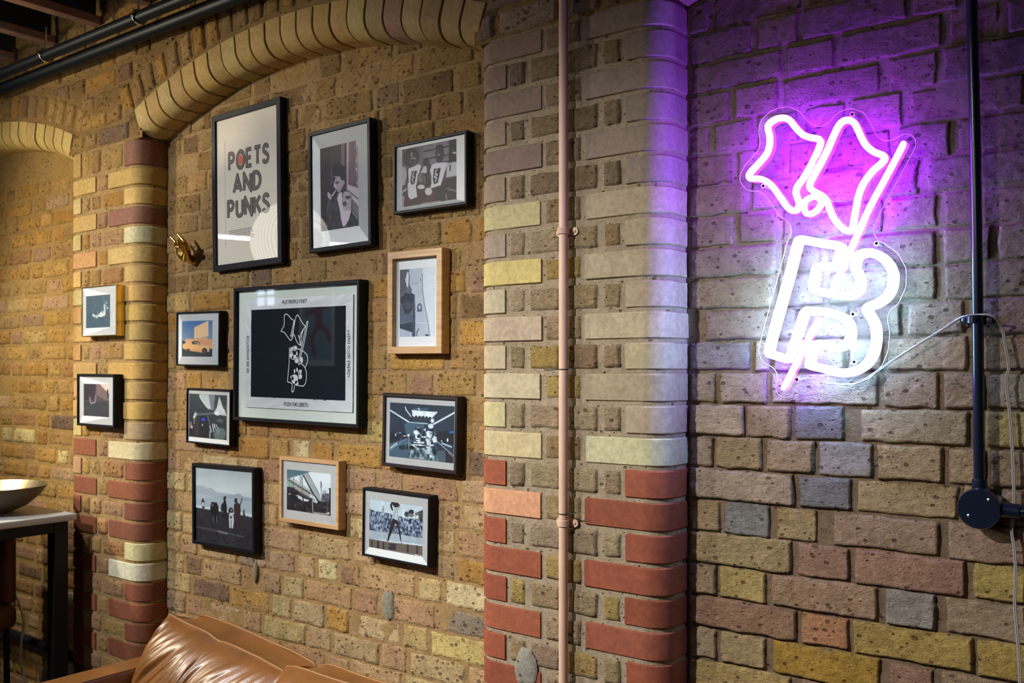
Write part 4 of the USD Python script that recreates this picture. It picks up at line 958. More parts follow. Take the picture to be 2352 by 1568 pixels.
def stitch(lines, w, d=.0006):
    out = []
    for p in lines:
        l = f.loc(crop(575, 680, 5.808, p), cy); out.append(LineString(l).buffer(w / 2))
    u = shapely.union_all(out); return cat_(*[wallform(prism(g, d), cy) for g in getattr(u, 'geoms', [u])])
def blobs(es, d=.0006):
    out = []
    for x, y, rx, ry, rot in es:
        t = np.linspace(0, 2 * np.pi, 20)[:-1]; k = math.radians(rot); px, py = rx * np.cos(t), ry * np.sin(t)
        out.append(Polygon(f.loc(crop(575, 680, 5.808, np.stack([x + px * math.cos(k) - py * math.sin(k), y + px * math.sin(k) + py * math.cos(k)], 1)), cy)))
    return cat_(*[wallform(prism(g, d), cy) for g in out])
FL = [(470,245),(485,239),(502,242),(520,262),(555,305),(592,325),(586,345),(572,420),(545,532),(560,530),(576,512),(573,555),(550,590),(530,578),(490,520),(460,482),(418,468),(430,440),(455,400),(463,340),(458,290),(462,255),(470,245)]
FRt = [(635,247),(655,270),(685,330),(715,375),(745,402),(722,432),(700,490),(690,560),(682,655),(650,640),(620,590),(600,530),(580,508),(582,455),(600,350),(615,278),(635,247)]
part(f.root, 'emblem', stitch([FL, FRt, [(592,330),(588,420),(560,545)], [(740,405),(690,480),(665,560),(650,520),(668,600),(680,650)], [(760,345),(730,500),(690,690),(650,860)], [(777,345),(745,520),(708,700),(665,862)], [(760,345),(768,335),(777,345)],
     [(530,690),(525,900),(503,1140),(560,1162)], [(640,700),(720,738),(762,780),(775,830),(766,890),(738,955),(700,905),(660,893)], [(738,955),(756,1010),(757,1080),(745,1160),(715,1200),(640,1190)], [(568,1175),(558,1262),(570,1278),(584,1268),(598,1190)]], .0030), 'thread_white')
part(f.root, 'stitched_hands', blobs([(552,715,13,38,8),(578,702,11,36,0),(602,695,11,38,0),(622,690,10,30,-10),(560,790,26,48,0),(600,815,46,30,-25),(628,775,11,44,-5),(630,860,30,34,20),(692,850,18,40,0),(660,900,9,20,20),
     (600,1105,44,66,0),(565,1090,18,34,-20),(598,1000,10,28,0),(632,985,11,32,0),(660,1010,10,34,15),(682,1012,10,34,8),(672,1070,26,36,0),(625,1160,24,34,0)]), 'thread_white')
part(f.root, 'stitched_shadow', blobs([(598,760,26,17,-25),(583,722,3,28,0),(566,728,3,26,0),(640,1045,6,44,-12),(606,1040,14,6,0),(664,1030,3,20,10),(585,830,26,4,30)], .0010), 'thread_dark', kind='stuff')
def caption(text, px, turn, h_scale=1.0):
    """px: pixel corners (start, end of the baseline) and cap height in the photograph"""
    (a, b, hp) = px; l = f.loc([a, b]); m = meshkit.text_mesh(text, 1.0, .0004)
    lo, hi = m.bounds; v = np.array(m.vertices); L = np.linalg.norm(l[1] - l[0]); capm = np.linalg.norm(np.diff(f.loc([a, (a[0] + hp[0], a[1] + hp[1])]), axis=0))
    X, Y = (v[:, 0] - lo[0]) / (hi[0] - lo[0]) * L, v[:, 1] * capm
    c, s = {0: (1, 0), 90: (0, 1), -90: (0, -1)}[turn]
    q = np.stack([l[0, 0] + X * c - Y * s, f.my - .0056 - v[:, 2], l[0, 1] + X * s + Y * c], 1)
    part(f.root, 'caption', trimesh.Trimesh(q, m.faces, process=False), 'thread_grey')
caption('· PUT PEOPLE FIRST ·', ((649.5, 698.5), (713, 694.5), (0, -8.5)), 0)
caption('· PUSH THE LIMITS ·', ((653, 931), (714, 934), (0, -8.5)), 0)
caption('BE AN APPRENTICE', ((575, 855), (570.5, 771), (-4.5, 0)), 90)
caption('· BRING GOOD ENERGY ·', ((802.5, 752), (805.5, 873), (5.5, 0)), -90)

# ---- 6: car and billboard
f = Frame('picture_frame', 'small black framed colour photograph of an orange car under a billboard', crop(390, 690, 2.613, [(38, 72), (298, 60), (300, 397), (40, 390)]), YB, .030, .006, .006, 'black_frame', crop(400, 710, 11.2, [(212, 320), (995, 275), (995, 1215), (212, 1218)]), FR)
f.mount()
def paint(p):
    p.grad((70, 108, 160), (122, 140, 165), np.clip(p.V * 1.7, 0, 1)); p.grain(6, 30, 1)
    p.poly([(525, 470), (880, 295), (888, 690), (525, 775)], (222, 184, 145)); p.line([(572, 460), (572, 760)], 8, (208, 170, 134)); p.line([(690, 400), (690, 730)], 5, (214, 176, 138)); p.poly([(525, 470), (565, 450), (565, 770), (525, 775)], (228, 192, 150))
    p.poly([(300, 770), (995, 760), (995, 1000), (300, 920)], (216, 164, 122)); p.poly([(640, 790), (995, 765), (995, 930), (640, 930)], (204, 148, 112)); p.poly([(560, 745), (880, 720), (880, 765), (560, 775)], (196, 156, 120)); p.line([(800, 715), (805, 780)], 14, (226, 190, 150)); p.line([(665, 735), (668, 780)], 12, (222, 184, 142))
    p.poly([(212, 810), (300, 830), (300, 880), (212, 900)], (40, 50, 68)); p.poly([(212, 1010), (420, 1070), (720, 1110), (995, 990), (995, 1218), (212, 1218)], (42, 52, 62)); p.poly([(212, 900), (235, 900), (230, 1010), (212, 1010)], (46, 54, 66))
    p.poly([(228, 920), (290, 885), (460, 890), (690, 910), (860, 925), (915, 960), (915, 1075), (860, 1090), (720, 1105), (430, 1068), (320, 1040), (235, 1000)], (220, 172, 118)); p.poly([(235, 990), (720, 1050), (720, 1105), (430, 1068)], (208, 150, 100))
    p.poly([(462, 860), (500, 815), (620, 812), (690, 905), (470, 895)], (50, 54, 52)); p.poly([(600, 835), (618, 835), (660, 900), (606, 900)], (206, 160, 114)); p.ell(560, 855, 32, 32, (140, 120, 110))
    p.ell(790, 1060, 68, 72, (50, 46, 50)); p.ell(785, 1085, 42, 52, (92, 76, 78)); p.ell(372, 1060, 46, 44, (58, 54, 58)); p.line([(915, 960), (915, 1075)], 10, (70, 66, 64))
f.picture([(212, 320), (995, 275), (995, 1215), (212, 1218)], 74, paint)

# ---- 7: drapery and flash of blue
f = Frame('picture_frame', 'square black framed dark photograph with a pale sweep and a tiny blue light', crop(390, 690, 2.613, [(98, 525), (362, 535), (368, 880), (103, 850)]), YB, .031, .006, .006, 'black_frame', crop(430, 895, 12.54, [(62, 115), (1145, 150), (1162, 1455), (72, 1340)]), FR)
f.mount()
def paint(p):
    p.grad((46, 58, 68), (30, 34, 42)); p.grain(5, 8, 1)
    p.poly([(355, 120), (910, 145), (870, 520), (700, 580), (600, 520), (480, 380), (370, 240)], (168, 176, 184)); p.poly([(600, 130), (910, 145), (860, 560), (690, 580)], (88, 96, 110), .75); p.poly([(790, 140), (900, 150), (850, 540), (760, 560)], (48, 54, 66)); p.grain(14, 16, 2, 1, (p.V < .36) & (p.U > .3))
    p.line([(350, 180), (400, 270), (455, 350), (540, 460), (620, 540)], 26, (196, 202, 206))
    p.poly([(915, 190), (1040, 540), (1075, 560), (1140, 750), (960, 720), (870, 735), (750, 680), (850, 520)], (178, 184, 192)); p.grain(16, 10, 3, 1, (p.U > .6) & (p.V > .25) & (p.V < .5)); p.ell(860, 670, 60, 60, (205, 210, 216))
    p.poly([(300, 680), (760, 650), (780, 700), (300, 745)], (74, 92, 98)); p.poly([(340, 745), (560, 735), (640, 1000), (620, 1360), (360, 1340)], (24, 25, 36)); p.poly([(250, 780), (345, 750), (360, 1340), (230, 1300)], (50, 42, 50))
    p.poly([(235, 620), (305, 675), (225, 830), (175, 800)], (180, 188, 194)); p.line([(225, 660), (290, 690)], 10, (84, 92, 100)); p.line([(235, 640), (300, 668)], 8, (90, 98, 104)); p.line([(215, 850), (215, 960)], 30, (120, 116, 124)); p.ell(110, 1000, 45, 90, (132, 96, 82)); p.ell(150, 1065, 28, 36, (190, 178, 184)); p.ell(100, 1180, 40, 90, (40, 30, 34))
    p.poly([(420, 815), (515, 812), (518, 885), (425, 888)], (20, 60, 255)); p.ell(447, 1005, 16, 34, (168, 176, 186)); p.line([(590, 760), (660, 980)], 34, (70, 82, 90))
    for a, b, w in (((735, 980), (770, 1180), 22), ((660, 1040), (705, 1195), 22), ((780, 970), (800, 1050), 26), ((840, 1000), (880, 1100), 18), ((790, 1060), (830, 1120), 16)): p.line([a, b], w, (196, 204, 212))
    p.line([(670, 1200), (665, 1350)], 38, (122, 146, 148)); p.ell(950, 1270, 180, 190, (84, 98, 104)); p.ell(900, 1180, 60, 100, (104, 118, 122)); p.ell(950, 880, 90, 50, (74, 80, 92)); p.line([(1015, 930), (1025, 990)], 18, (132, 140, 150)); p.poly([(640, 750), (830, 730), (860, 960), (660, 980)], (36, 44, 52)); p.poly([(900, 980), (1130, 900), (1140, 1090), (960, 1090)], (34, 40, 50))
f.picture([(62, 115), (1145, 150), (1162, 1455), (72, 1340)], 80, paint)

# ---- 8: figures on a hillside, full bleed
f = Frame('picture_frame', 'square black framed misty photograph of cattle and people on a dark hillside', crop(390, 690, 2.613, [(132, 975), (505, 1005), (512, 1522), (138, 1455)]), YB, .033, .0125, .007, 'black_frame', None, FR)
f.win = (-f.iw, f.iw, f.ih, -f.ih)
def paint(p):
    p.grad((150, 164, 178), (178, 194, 206), np.clip(p.V * 2.4, 0, 1)); p.grain(10, 4, 1)
    p.poly([(0, 340), (130, 345), (200, 390), (270, 395), (380, 470), (520, 490), (670, 515), (760, 490), (860, 560), (1040, 580), (1040, 950), (0, 800)], (140, 154, 172))
    p.poly([(0, 470), (380, 560), (700, 600), (1040, 640), (1040, 950), (0, 800)], (156, 172, 188), .7); p.poly([(0, 690), (560, 790), (1040, 870), (1040, 950), (0, 800)], (190, 206, 218), .8)
    p.poly([(0, 738), (260, 785), (520, 830), (840, 890), (1045, 935), (1045, 1520), (0, 1340)], (36, 36, 46)); p.grain(9, 10, 3, 1, p.V > .6)
    p.line([(0, 1085), (130, 1110), (400, 1165), (560, 1205), (860, 1275)], 16, (70, 70, 80)); p.line([(400, 1168), (560, 1215)], 22, (100, 100, 110)); p.grain(18, 24, 5, 2, p.V > .82)
    p.poly([(128, 565), (100, 640), (115, 700), (120, 760), (160, 760), (160, 640)], (38, 38, 50)); p.poly([(112, 650), (155, 650), (155, 720), (118, 720)], (172, 182, 194))
    p.poly([(265, 700), (285, 640), (330, 650), (375, 655), (408, 740), (400, 900), (380, 1000), (310, 1000), (290, 870), (255, 810)], (16, 16, 24)); p.line([(310, 900), (320, 1000)], 16, (82, 88, 104)); p.line([(372, 900), (378, 1000)], 16, (82, 88, 104)); p.ell(300, 700, 18, 30, (80, 80, 90), 20)
    p.poly([(490, 570), (515, 540), (545, 548), (530, 600), (550, 700), (555, 800), (540, 920), (470, 900), (445, 780), (455, 690), (495, 650)], (24, 22, 34)); p.ell(475, 820, 8, 18, (140, 150, 165))
    p.ell(625, 815, 45, 70, (22, 20, 30)); p.poly([(595, 840), (665, 840), (680, 970), (665, 1120), (600, 1115), (590, 960)], (182, 188, 200)); p.ell(630, 920, 20, 26, (52, 52, 64)); p.line([(632, 980), (632, 1110)], 12, (60, 60, 72)); p.ell(632, 795, 16, 24, (128, 120, 126))
    p.ell(712, 620, 28, 44, (40, 32, 42)); p.poly([(680, 690), (730, 650), (790, 690), (800, 800), (780, 1000), (780, 1170), (720, 1170), (700, 960), (678, 800)], (50, 30, 38)); p.line([(785, 710), (822, 590)], 16, (62, 54, 66))
    p.poly([(845, 780), (865, 790), (870, 860), (885, 905), (840, 890)], (32, 32, 42))
f.picture([(-5, 5), (1022, 100), (1040, 1515), (5, 1325)], 104, paint)

# ---- 9: kitchen
f = Frame('picture_frame', 'dark brown framed blue-toned photograph of cooks in a bright kitchen', crop(870, 560, 2.905, [(25, 997), (520, 1015), (530, 1545), (25, 1475)]), YB, .033, .0105, .006, 'umber_frame', crop(890, 920, 9.8, [(65, 45), (1515, 120), (1505, 1410), (55, 1250)]), FR)
f.mount()
def paint(p):
    p.fill((30, 44, 62)); p.grain(10, 5, 1); W = (190, 206, 218)
    p.poly([(60, 950), (440, 830), (560, 880), (470, 1290), (55, 1250)], (58, 82, 102)); p.poly([(60, 700), (430, 690), (430, 850), (60, 960)], (22, 28, 40)); p.grain(60, 22, 2, 1, (p.V > .52) & (p.V < .72) & (p.U < .3) & (p.nz(22, 9) > .58))
    p.line([(65, 1120), (430, 850)], 9, (120, 144, 162)); p.line([(80, 1060), (220, 960)], 34, (150, 170, 186)); p.poly([(270, 1010), (480, 980), (470, 1100), (280, 1090)], (30, 32, 46))
    p.poly([(380, 520), (560, 480), (830, 520), (800, 780), (430, 780)], (66, 92, 114), .8); p.poly([(1060, 700), (1510, 640), (1510, 1000), (1180, 920)], (22, 26, 38)); p.poly([(1050, 1120), (1300, 1110), (1320, 1380), (1130, 1360)], (62, 80, 92)); p.poly([(1310, 1100), (1510, 1220), (1505, 1410), (1320, 1380)], (34, 30, 42))
    p.line([(1130, 920), (1505, 1240)], 10, (170, 186, 200)); p.line([(1370, 1150), (1500, 1290)], 8, (120, 136, 150))
    p.line([(55, 215), (480, 480)], 26, W); p.line([(480, 485), (910, 518)], 13, W); p.line([(1040, 525), (1515, 260)], 28, W); p.line([(405, 160), (420, 210), (540, 370)], 26, (166, 184, 198)); p.line([(985, 385), (1105, 258)], 26, W)
    p.poly([(545, 215), (1110, 255), (980, 385), (900, 400), (560, 370)], (196, 208, 214)); p.grain(50, 26, 3, .15, (p.V > .14) & (p.V < .28) & (p.U > .33) & (p.U < .68))
    for x, y in ((565, 395), (645, 385), (725, 390), (800, 390), (880, 400), (955, 410)): p.ell(x, y, 38, 48, (34, 46, 58))
    p.poly([(590, 170), (910, 175), (905, 215), (570, 205)], (52, 82, 104)); p.ell(705, 195, 26, 30, (140, 164, 182))
    p.ell(1010, 450, 42, 50, (186, 202, 212)); p.ell(975, 570, 62, 55, W); p.ell(850, 650, 26, 32, (170, 188, 202)); p.ell(690, 620, 34, 24, (140, 158, 172)); p.ell(690, 660, 26, 40, (40, 48, 60))
    p.poly([(590, 700), (650, 650), (700, 690), (740, 750), (680, 760), (660, 830), (760, 850), (740, 870), (640, 850), (620, 760)], W); p.poly([(860, 690), (920, 670), (1020, 690), (1010, 800), (960, 850), (890, 800)], (160, 180, 196)); p.poly([(1000, 850), (1050, 780), (1110, 820), (1120, 930), (1040, 940)], (176, 192, 204)); p.poly([(870, 850), (990, 840), (980, 1000), (940, 1190), (880, 1200), (890, 980)], (176, 190, 200))
    for q in ([(610, 935), (820, 940)], [(600, 985), (820, 1000)], [(780, 810), (870, 815)], [(650, 890), (740, 900)], [(960, 995), (1040, 990)], [(560, 985), (660, 1060)]): p.line(q, 20, W)
    p.poly([(520, 1200), (560, 1060), (1040, 1060), (1100, 1190), (1170, 1370), (480, 1280)], (96, 114, 126)); p.grain(150, 26, 4, 1, (p.V > .72) & (p.V < .98) & (p.U > .32) & (p.U < .74)); p.grain(100, 28, 7, 1, (p.V > .42) & (p.V < .78) & (p.U > .38) & (p.U < .74))
    p.ell(1355, 880, 18, 42, W); p.ell(1220, 900, 18, 18, (150, 168, 182)); p.line([(1230, 950), (1300, 980), (1440, 1030)], 28, (150, 172, 188)); p.ell(1440, 700, 60, 28, (34, 88, 150)); p.ell(280, 725, 50, 16, (62, 120, 170)); p.ell(480, 780, 24, 34, W); p.ell(195, 765, 12, 34, (190, 204, 214)); p.line([(485, 830), (485, 1030)], 14, (120, 146, 164)); p.line([(415, 900), (418, 1140)], 10, (84, 120, 144)); p.ell(400, 790, 50, 12, (160, 180, 194))
f.picture([(65, 45), (1515, 120), (1505, 1410), (55, 1250)], 140, paint)

# ---- 10: steelworks, oak frame
f = Frame('picture_frame', 'small oak framed landscape photograph of steel girders and a chimney', crop(620, 1030, 5.2275, [(115, 90), (828, 150), (828, 985), (115, 865)]), YB, .032, .0125, .006, 'oak', crop(650, 1060, 10.45, [(105, 175), (1160, 295), (1152, 1305), (100, 1135)]), FR)
f.mount()
def paint(p):
    p.grad((204, 216, 226), (186, 202, 214)); D = (30, 27, 36)
    p.poly([(100, 580), (260, 600), (660, 860), (870, 940), (1110, 950), (1155, 1310), (100, 1140)], D); p.grain(26, 14, 2, 1, p.V > .45); p.grain(80, 26, 3, 1, (p.V > .8) & (p.nz(30, 8) > .55))
    p.poly([(355, 780), (470, 850), (480, 930), (370, 870)], (190, 200, 208)); p.poly([(500, 870), (640, 920), (600, 950), (505, 940)], (196, 206, 214)); p.ell(170, 768, 36, 18, (150, 140, 140)); p.poly([(310, 790), (345, 800), (345, 850)], (180, 180, 184)); p.poly([(725, 900), (840, 940), (820, 1000), (730, 960)], (170, 192, 198)); p.line([(480, 830), (495, 950)], 14, D)
    p.poly([(105, 175), (680, 240), (480, 310), (240, 370), (160, 410), (105, 470)], (70, 102, 118)); p.poly([(105, 430), (180, 430), (280, 540), (250, 620), (105, 560)], (116, 146, 148)); p.line([(265, 370), (265, 620)], 14, (60, 76, 86))
    p.poly([(180, 400), (700, 750), (760, 860), (640, 760), (150, 450)], (130, 134, 136)); p.line([(150, 440), (650, 765)], 22, (44, 50, 56)); p.line([(240, 400), (720, 745)], 9, (66, 72, 78)); p.poly([(270, 540), (640, 790), (660, 900), (420, 760), (290, 650)], (150, 146, 142)); p.poly([(290, 640), (640, 850), (650, 900), (400, 770)], (70, 64, 68))
    p.poly([(470, 310), (510, 320), (740, 740), (880, 950), (840, 950), (690, 740)], (48, 54, 62)); p.poly([(500, 300), (600, 262), (880, 800), (920, 930), (870, 935), (730, 700)], (146, 156, 164)); p.line([(600, 262), (885, 800)], 10, (72, 80, 90))
    p.poly([(410, 325), (480, 310), (480, 590), (415, 550)], (150, 164, 174), .6); p.line([(415, 330), (415, 560)], 12, (110, 124, 136)); p.line([(472, 320), (478, 720)], 14, (88, 100, 110)); p.line([(420, 350), (470, 420), (420, 470), (470, 540)], 9, (96, 110, 122))
    p.line([(920, 490), (922, 640)], 26, (66, 76, 88)); p.line([(922, 640), (922, 930)], 18, (128, 140, 152)); p.poly([(950, 690), (1050, 690), (1060, 780), (950, 780)], (140, 150, 160), .7); p.poly([(940, 770), (1110, 760), (1110, 960), (930, 950)], (84, 88, 100)); p.grain(50, 26, 4, 1, (p.U > .78) & (p.V > .5) & (p.V < .78))
    p.poly([(1095, 640), (1155, 645), (1152, 1310), (1105, 1290), (1115, 700)], (26, 24, 32)); p.line([(712, 870), (716, 1200)], 26, (140, 130, 126)); p.line([(670, 900), (690, 1200)], 40, (28, 26, 34)); p.poly([(740, 1200), (1110, 1245), (1105, 1275), (740, 1225)], (150, 148, 148)); p.ell(1090, 1230, 34, 16, (200, 204, 206))
f.picture([(105, 175), (1160, 295), (1152, 1305), (100, 1135)], 108, paint)

# ---- 11: performer before a crowd
f = Frame('picture_frame', 'black framed photograph of a performer striding before a huge crowd', crop(620, 1030, 5.2275, [(1115, 465), (1915, 570), (1915, 1440), (1108, 1280)]), YB, .034, .0065, .006, 'black_frame', crop(840, 1130, 9.8, [(92, 150), (1293, 315), (1288, 1462), (92, 1222)]), FR)
f.mount()
def paint(p):
    p.grad((172, 188, 202), (182, 196, 208)); p.grain(5, 10, 1); K = (36, 28, 36)
    p.poly([(92, 375), (220, 430), (420, 460), (600, 500), (840, 560), (1290, 640), (1290, 1040), (800, 950), (92, 850)], (92, 106, 130)); p.grain(135, 46, 2, .8, (p.V > .18) & (p.V < .78) & (p.nz(3, 4) > .2) & (p.c[..., 0] < 130))
    p.poly([(92, 845), (800, 950), (1290, 1045), (1290, 1170), (92, 1040)], (150, 164, 178)); p.grain(18, 12, 3, 3, p.V > .6)
    p.poly([(92, 1035), (480, 1110), (1290, 1215), (1288, 1462), (92, 1222)], (96, 86, 80)); 
    for x, w in ((155, 30), (290, 50), (410, 36), (950, 40), (1160, 36)): p.line([(x, 1080 + (x - 92) * .13), (x, 1235 + (x - 92) * .18)], w, (52, 46, 48))
    p.poly([(530, 1140), (690, 1160), (685, 1320), (520, 1290)], (48, 44, 56)); p.poly([(480, 1270), (700, 1310), (1290, 1420), (1288, 1462), (480, 1300)], (110, 106, 104)); p.ell(1150, 1410, 50, 14, (178, 188, 194), 20); p.ell(1235, 1430, 30, 14, (170, 178, 184), 20)
    p.poly([(395, 300), (415, 330), (412, 445), (372, 445), (378, 330)], (130, 142, 156)); p.grain(30, 30, 6, 1, (p.U > .22) & (p.U < .28) & (p.V < .3))
    p.ell(1020, 450, 62, 58, (48, 44, 48)); p.ell(930, 500, 66, 58, (56, 56, 60)); p.ell(1020, 520, 70, 40, (96, 104, 112)); p.poly([(1110, 470), (1290, 395), (1290, 680), (1110, 600)], (78, 86, 92)); p.poly([(1210, 440), (1290, 395), (1290, 680), (1215, 660)], (48, 52, 56)); p.poly([(1120, 520), (1185, 525), (1185, 605), (1125, 600)], (184, 192, 198)); p.grain(28, 28, 7, 1, (p.U > .62) & (p.V > .12) & (p.V < .4))
    p.poly([(545, 290), (580, 220), (720, 235), (770, 310), (755, 330), (730, 350), (640, 345), (610, 290), (585, 300), (615, 400), (595, 425), (555, 350)], K); p.poly([(725, 310), (775, 330), (760, 400), (735, 380)], (150, 158, 166))
    p.poly([(640, 340), (725, 345), (725, 640), (680, 650), (590, 590), (615, 430)], (186, 196, 206)); p.line([(655, 350), (612, 590)], 14, (112, 124, 138)); p.line([(690, 355), (640, 600)], 13, (96, 104, 116)); p.line([(714, 360), (700, 640)], 12, (100, 110, 122))
    p.poly([(610, 590), (720, 640), (760, 760), (780, 900), (805, 1090), (785, 1100), (750, 930), (715, 760), (670, 690), (640, 760), (580, 920), (520, 1090), (490, 1090), (530, 860), (560, 740)], K)
    p.line([(490, 1090), (500, 1160), (560, 1200)], 20, (92, 84, 80)); p.line([(800, 1090), (810, 1140), (860, 1190)], 22, (110, 100, 92)); p.ell(800, 1115, 22, 14, (180, 186, 192)); p.ell(505, 1110, 14, 10, (150, 156, 160))
f.picture([(92, 150), (1293, 315), (1288, 1462), (92, 1222)], 124, paint)

# ---- 12, 13: on the left pier
f = Frame('picture_frame', 'small brass framed photograph of a white splash on dark blue', crop(160, 640, 4.357, [(122, 95), (468, 45), (470, 575), (122, 575)]), YF, .034, .0035, .004, 'gold_frame', crop(190, 660, 15.68, [(138, 330), (1000, 235), (1008, 1425), (145, 1470)]), FR)
f.mount()
def paint(p):
    p.fill((56, 80, 98)); p.grain(9, 6, 1); W = (196, 204, 212)
    p.poly([(350, 1050), (380, 940), (440, 1000), (520, 980), (650, 880), (770, 820), (750, 650), (800, 600), (835, 780), (825, 1000), (760, 1040), (680, 1000), (520, 1090)], (150, 164, 176), .8); p.poly([(560, 1040), (660, 890), (700, 960), (770, 830), (800, 1000), (680, 1060)], (214, 210, 206)); p.grain(44, 14, 2, 1, p.c[..., 0] > 100)
    p.line([(790, 620), (815, 820), (815, 950)], 30, W); p.line([(500, 1085), (580, 1010)], 26, W); p.ell(385, 980, 22, 44, W); p.ell(440, 1000, 22, 18, W); p.line([(720, 330), (780, 470), (820, 600)], 9, (110, 136, 146)); p.ell(900, 740, 26, 36, (172, 186, 194)); p.ell(860, 550, 44, 44, (112, 134, 148)); p.line([(840, 640), (870, 740)], 22, (140, 156, 168)); p.line([(545, 850), (550, 980)], 22, (92, 114, 130)); p.line([(400, 900), (470, 640)], 60, (64, 88, 106)); p.ell(862, 1165, 16, 22, (110, 130, 140)); p.line([(840, 700), (850, 960)], 22, (44, 58, 72))
f.picture([(138, 330), (1000, 235), (1008, 1425), (145, 1470)], 62, paint)
f = Frame('picture_frame', 'small black framed dusky photograph with a pale curve, under the brass frame', crop(160, 640, 4.357, [(75, 950), (448, 955), (448, 1495), (75, 1465)]), YF, .035, .0095, .006, 'black_frame', crop(160, 640, 4.357, [(145, 1050), (398, 1055), (402, 1385), (147, 1370)]), FR)
f.mount()
def paint(p):
    p.fill((78, 70, 78)); p.grain(12, 5, 1); p.poly([(145, 1050), (265, 1052), (250, 1200), (145, 1220)], (56, 48, 58)); p.poly([(285, 1053), (398, 1055), (398, 1150)], (206, 190, 180)); p.poly([(270, 1053), (300, 1053), (400, 1160), (400, 1230), (270, 1160)], (118, 98, 100))
    p.poly([(145, 1230), (400, 1220), (402, 1385), (147, 1370)], (60, 60, 68)); p.line([(205, 1185), (212, 1240)], 8, (150, 140, 150)); p.line([(265, 1170), (262, 1230), (235, 1245)], 8, (146, 134, 142)); p.line([(212, 1240), (240, 1246)], 7, (140, 130, 138)); p.line([(380, 1120), (385, 1180)], 14, (60, 52, 60)); p.grain(10, 10, 3, 1, p.V > .5)
f.picture([(145, 1050), (398, 1055), (402, 1385), (147, 1370)], 60, paint)
# ------------------------------------------------------------------ leather sofa
so_ = np.array([-2.2, 1.45, 0.0])
sofa = thing('sofa', 'tan leather sofa with piped back cushions against the brick wall', 'sofa', so_)
def grid_mesh(P):
    n, m = P.shape[0] - 1, P.shape[1] - 1; k = m + 1
    i = (np.arange(n)[:, None] * k + np.arange(m)).ravel()
    F = np.vstack([np.stack([i, i + 1, i + k + 1], 1), np.stack([i, i + k + 1, i + k], 1)])
    return trimesh.Trimesh(P.reshape(-1, 3), F, process=False)
def smooth01(t): return t * t * (3 - 2 * t)
def back_cushion(x0, x1, front, back, seed):
    """front, back: (t, y, z) stations of the two top seams"""
    nu, nv = 150, 60
    u = np.linspace(0, 1, nu + 1)
    def seam(st):
        c = spline([(x0 + (x1 - x0) * t, y, z) for t, y, z in st], 30); tt = np.linspace(0, len(c) - 1, nu + 1)
        s = np.stack([np.interp(tt, np.arange(len(c)), c[:, k]) for k in range(3)], 1)
        s[:, 2] += .0035 * (meshkit.fbm(np.stack([u * 9, u * 0, u * 0 + seed], 1), 2, seed) - .5); return s
    A, B = seam(front), seam(back)
    v = np.linspace(0, 1, nv + 1)[:, None]; U = u[None, :]
    edge = (4 * U * (1 - U)) ** .35
    zb, yb = .40, 1.60
    X = A[None, :, 0] + 0 * v + (U - .5) * .02 * np.sin(np.pi * v)
    bulge = np.sin(np.pi * np.clip(v, 0, 1) ** .62) ** .8
    wr = meshkit.fbm(np.stack([U * 17 + v * 7 + seed, v * 1.5 + 0 * U, np.full_like(U * v, seed)], -1), 3, seed) - .5
    wr = .25 - np.abs(wr) * 1.6 + .5 * wr; fade = np.clip(v * 6, 0, 1) * np.exp(-((v - .2) / .35) ** 2) * edge
    Y = A[None, :, 1] * (1 - v) + yb * v - .085 * bulge * edge - .036 * wr * fade
    Z = A[None, :, 2] * (1 - v) + zb * v + .016 * bulge * edge * (1 - v) + .012 * wr * fade
    bc = part(sofa, 'back_cushion', grid_mesh(np.stack([X, Y, Z], -1)[::-1] - so_), 'leather', True)
    w = np.linspace(0, 1, 11)[:, None, None]
    T = A[None] * (1 - w) + B[None] * w
    T[..., 2] -= .012 * np.sin(np.pi * w[..., 0]) * edge + .007 * (meshkit.fbm(np.stack([U * 6 + 0 * w[..., 0], w[..., 0] * 2 + 0 * U, np.full((11, nu + 1), seed + 3.)], -1), 2, seed) - .5)
    part(bc, 'top_panel', grid_mesh(T - so_), 'leather', True)
    Bk = B[None] * (1 - w) + np.stack([B[:, 0], B[:, 1] + .01, np.full(nu + 1, zb)], 1)[None] * w
    part(bc, 'rear_panel', grid_mesh(Bk - so_), 'leather', True)
    for e in (0, -1):                                   # end gussets
        f_ = np.stack([X, Y, Z], -1)[:, e]; b_ = np.stack([np.full(nv + 1, B[e, 0]), B[e, 1] * (1 - v[:, 0]) + (B[e, 1] + .01) * v[:, 0], B[e, 2] * (1 - v[:, 0]) + zb * v[:, 0]], 1)
        G = np.stack([f_ * (1 - q) + b_ * q + np.array([(-1 if e == 0 else 1) * .010 * math.sin(math.pi * q), 0, 0]) for q in np.linspace(0, 1, 7)])
        m = grid_mesh(G - so_)
        if e == 0: m.invert()
        part(bc, 'gusset', m, 'leather', True)
        part(bc, 'piping', tube(f_ - so_, .0042, 8), 'piping', True)
    part(bc, 'piping', tube(A - so_ + [0, -.001, .001], .0045, 8), 'piping', True)
    part(bc, 'piping', tube(B - so_ + [0, 0, .001], .0040, 8), 'piping', True)
back_cushion(-2.822, -2.205, [(0, 1.800, .787), (.12, 1.798, .780), (.35, 1.795, .765), (.45, 1.792, .753), (.55, 1.790, .752), (.8, 1.786, .738), (1, 1.782, .722)],
             [(0, 1.905, .750), (.08, 1.905, .770), (.3, 1.905, .763), (.55, 1.903, .750), (.8, 1.90, .735), (.97, 1.90, .716), (1, 1.90, .700)], 3)
back_cushion(-2.198, -1.59, [(0, 1.785, .738), (.1, 1.782, .745), (.4, 1.78, .742), (.7, 1.78, .744), (1, 1.78, .73)], [(0, 1.90, .708), (.1, 1.90, .724), (.4, 1.90, .716), (.8, 1.90, .72), (1, 1.90, .70)], 8)
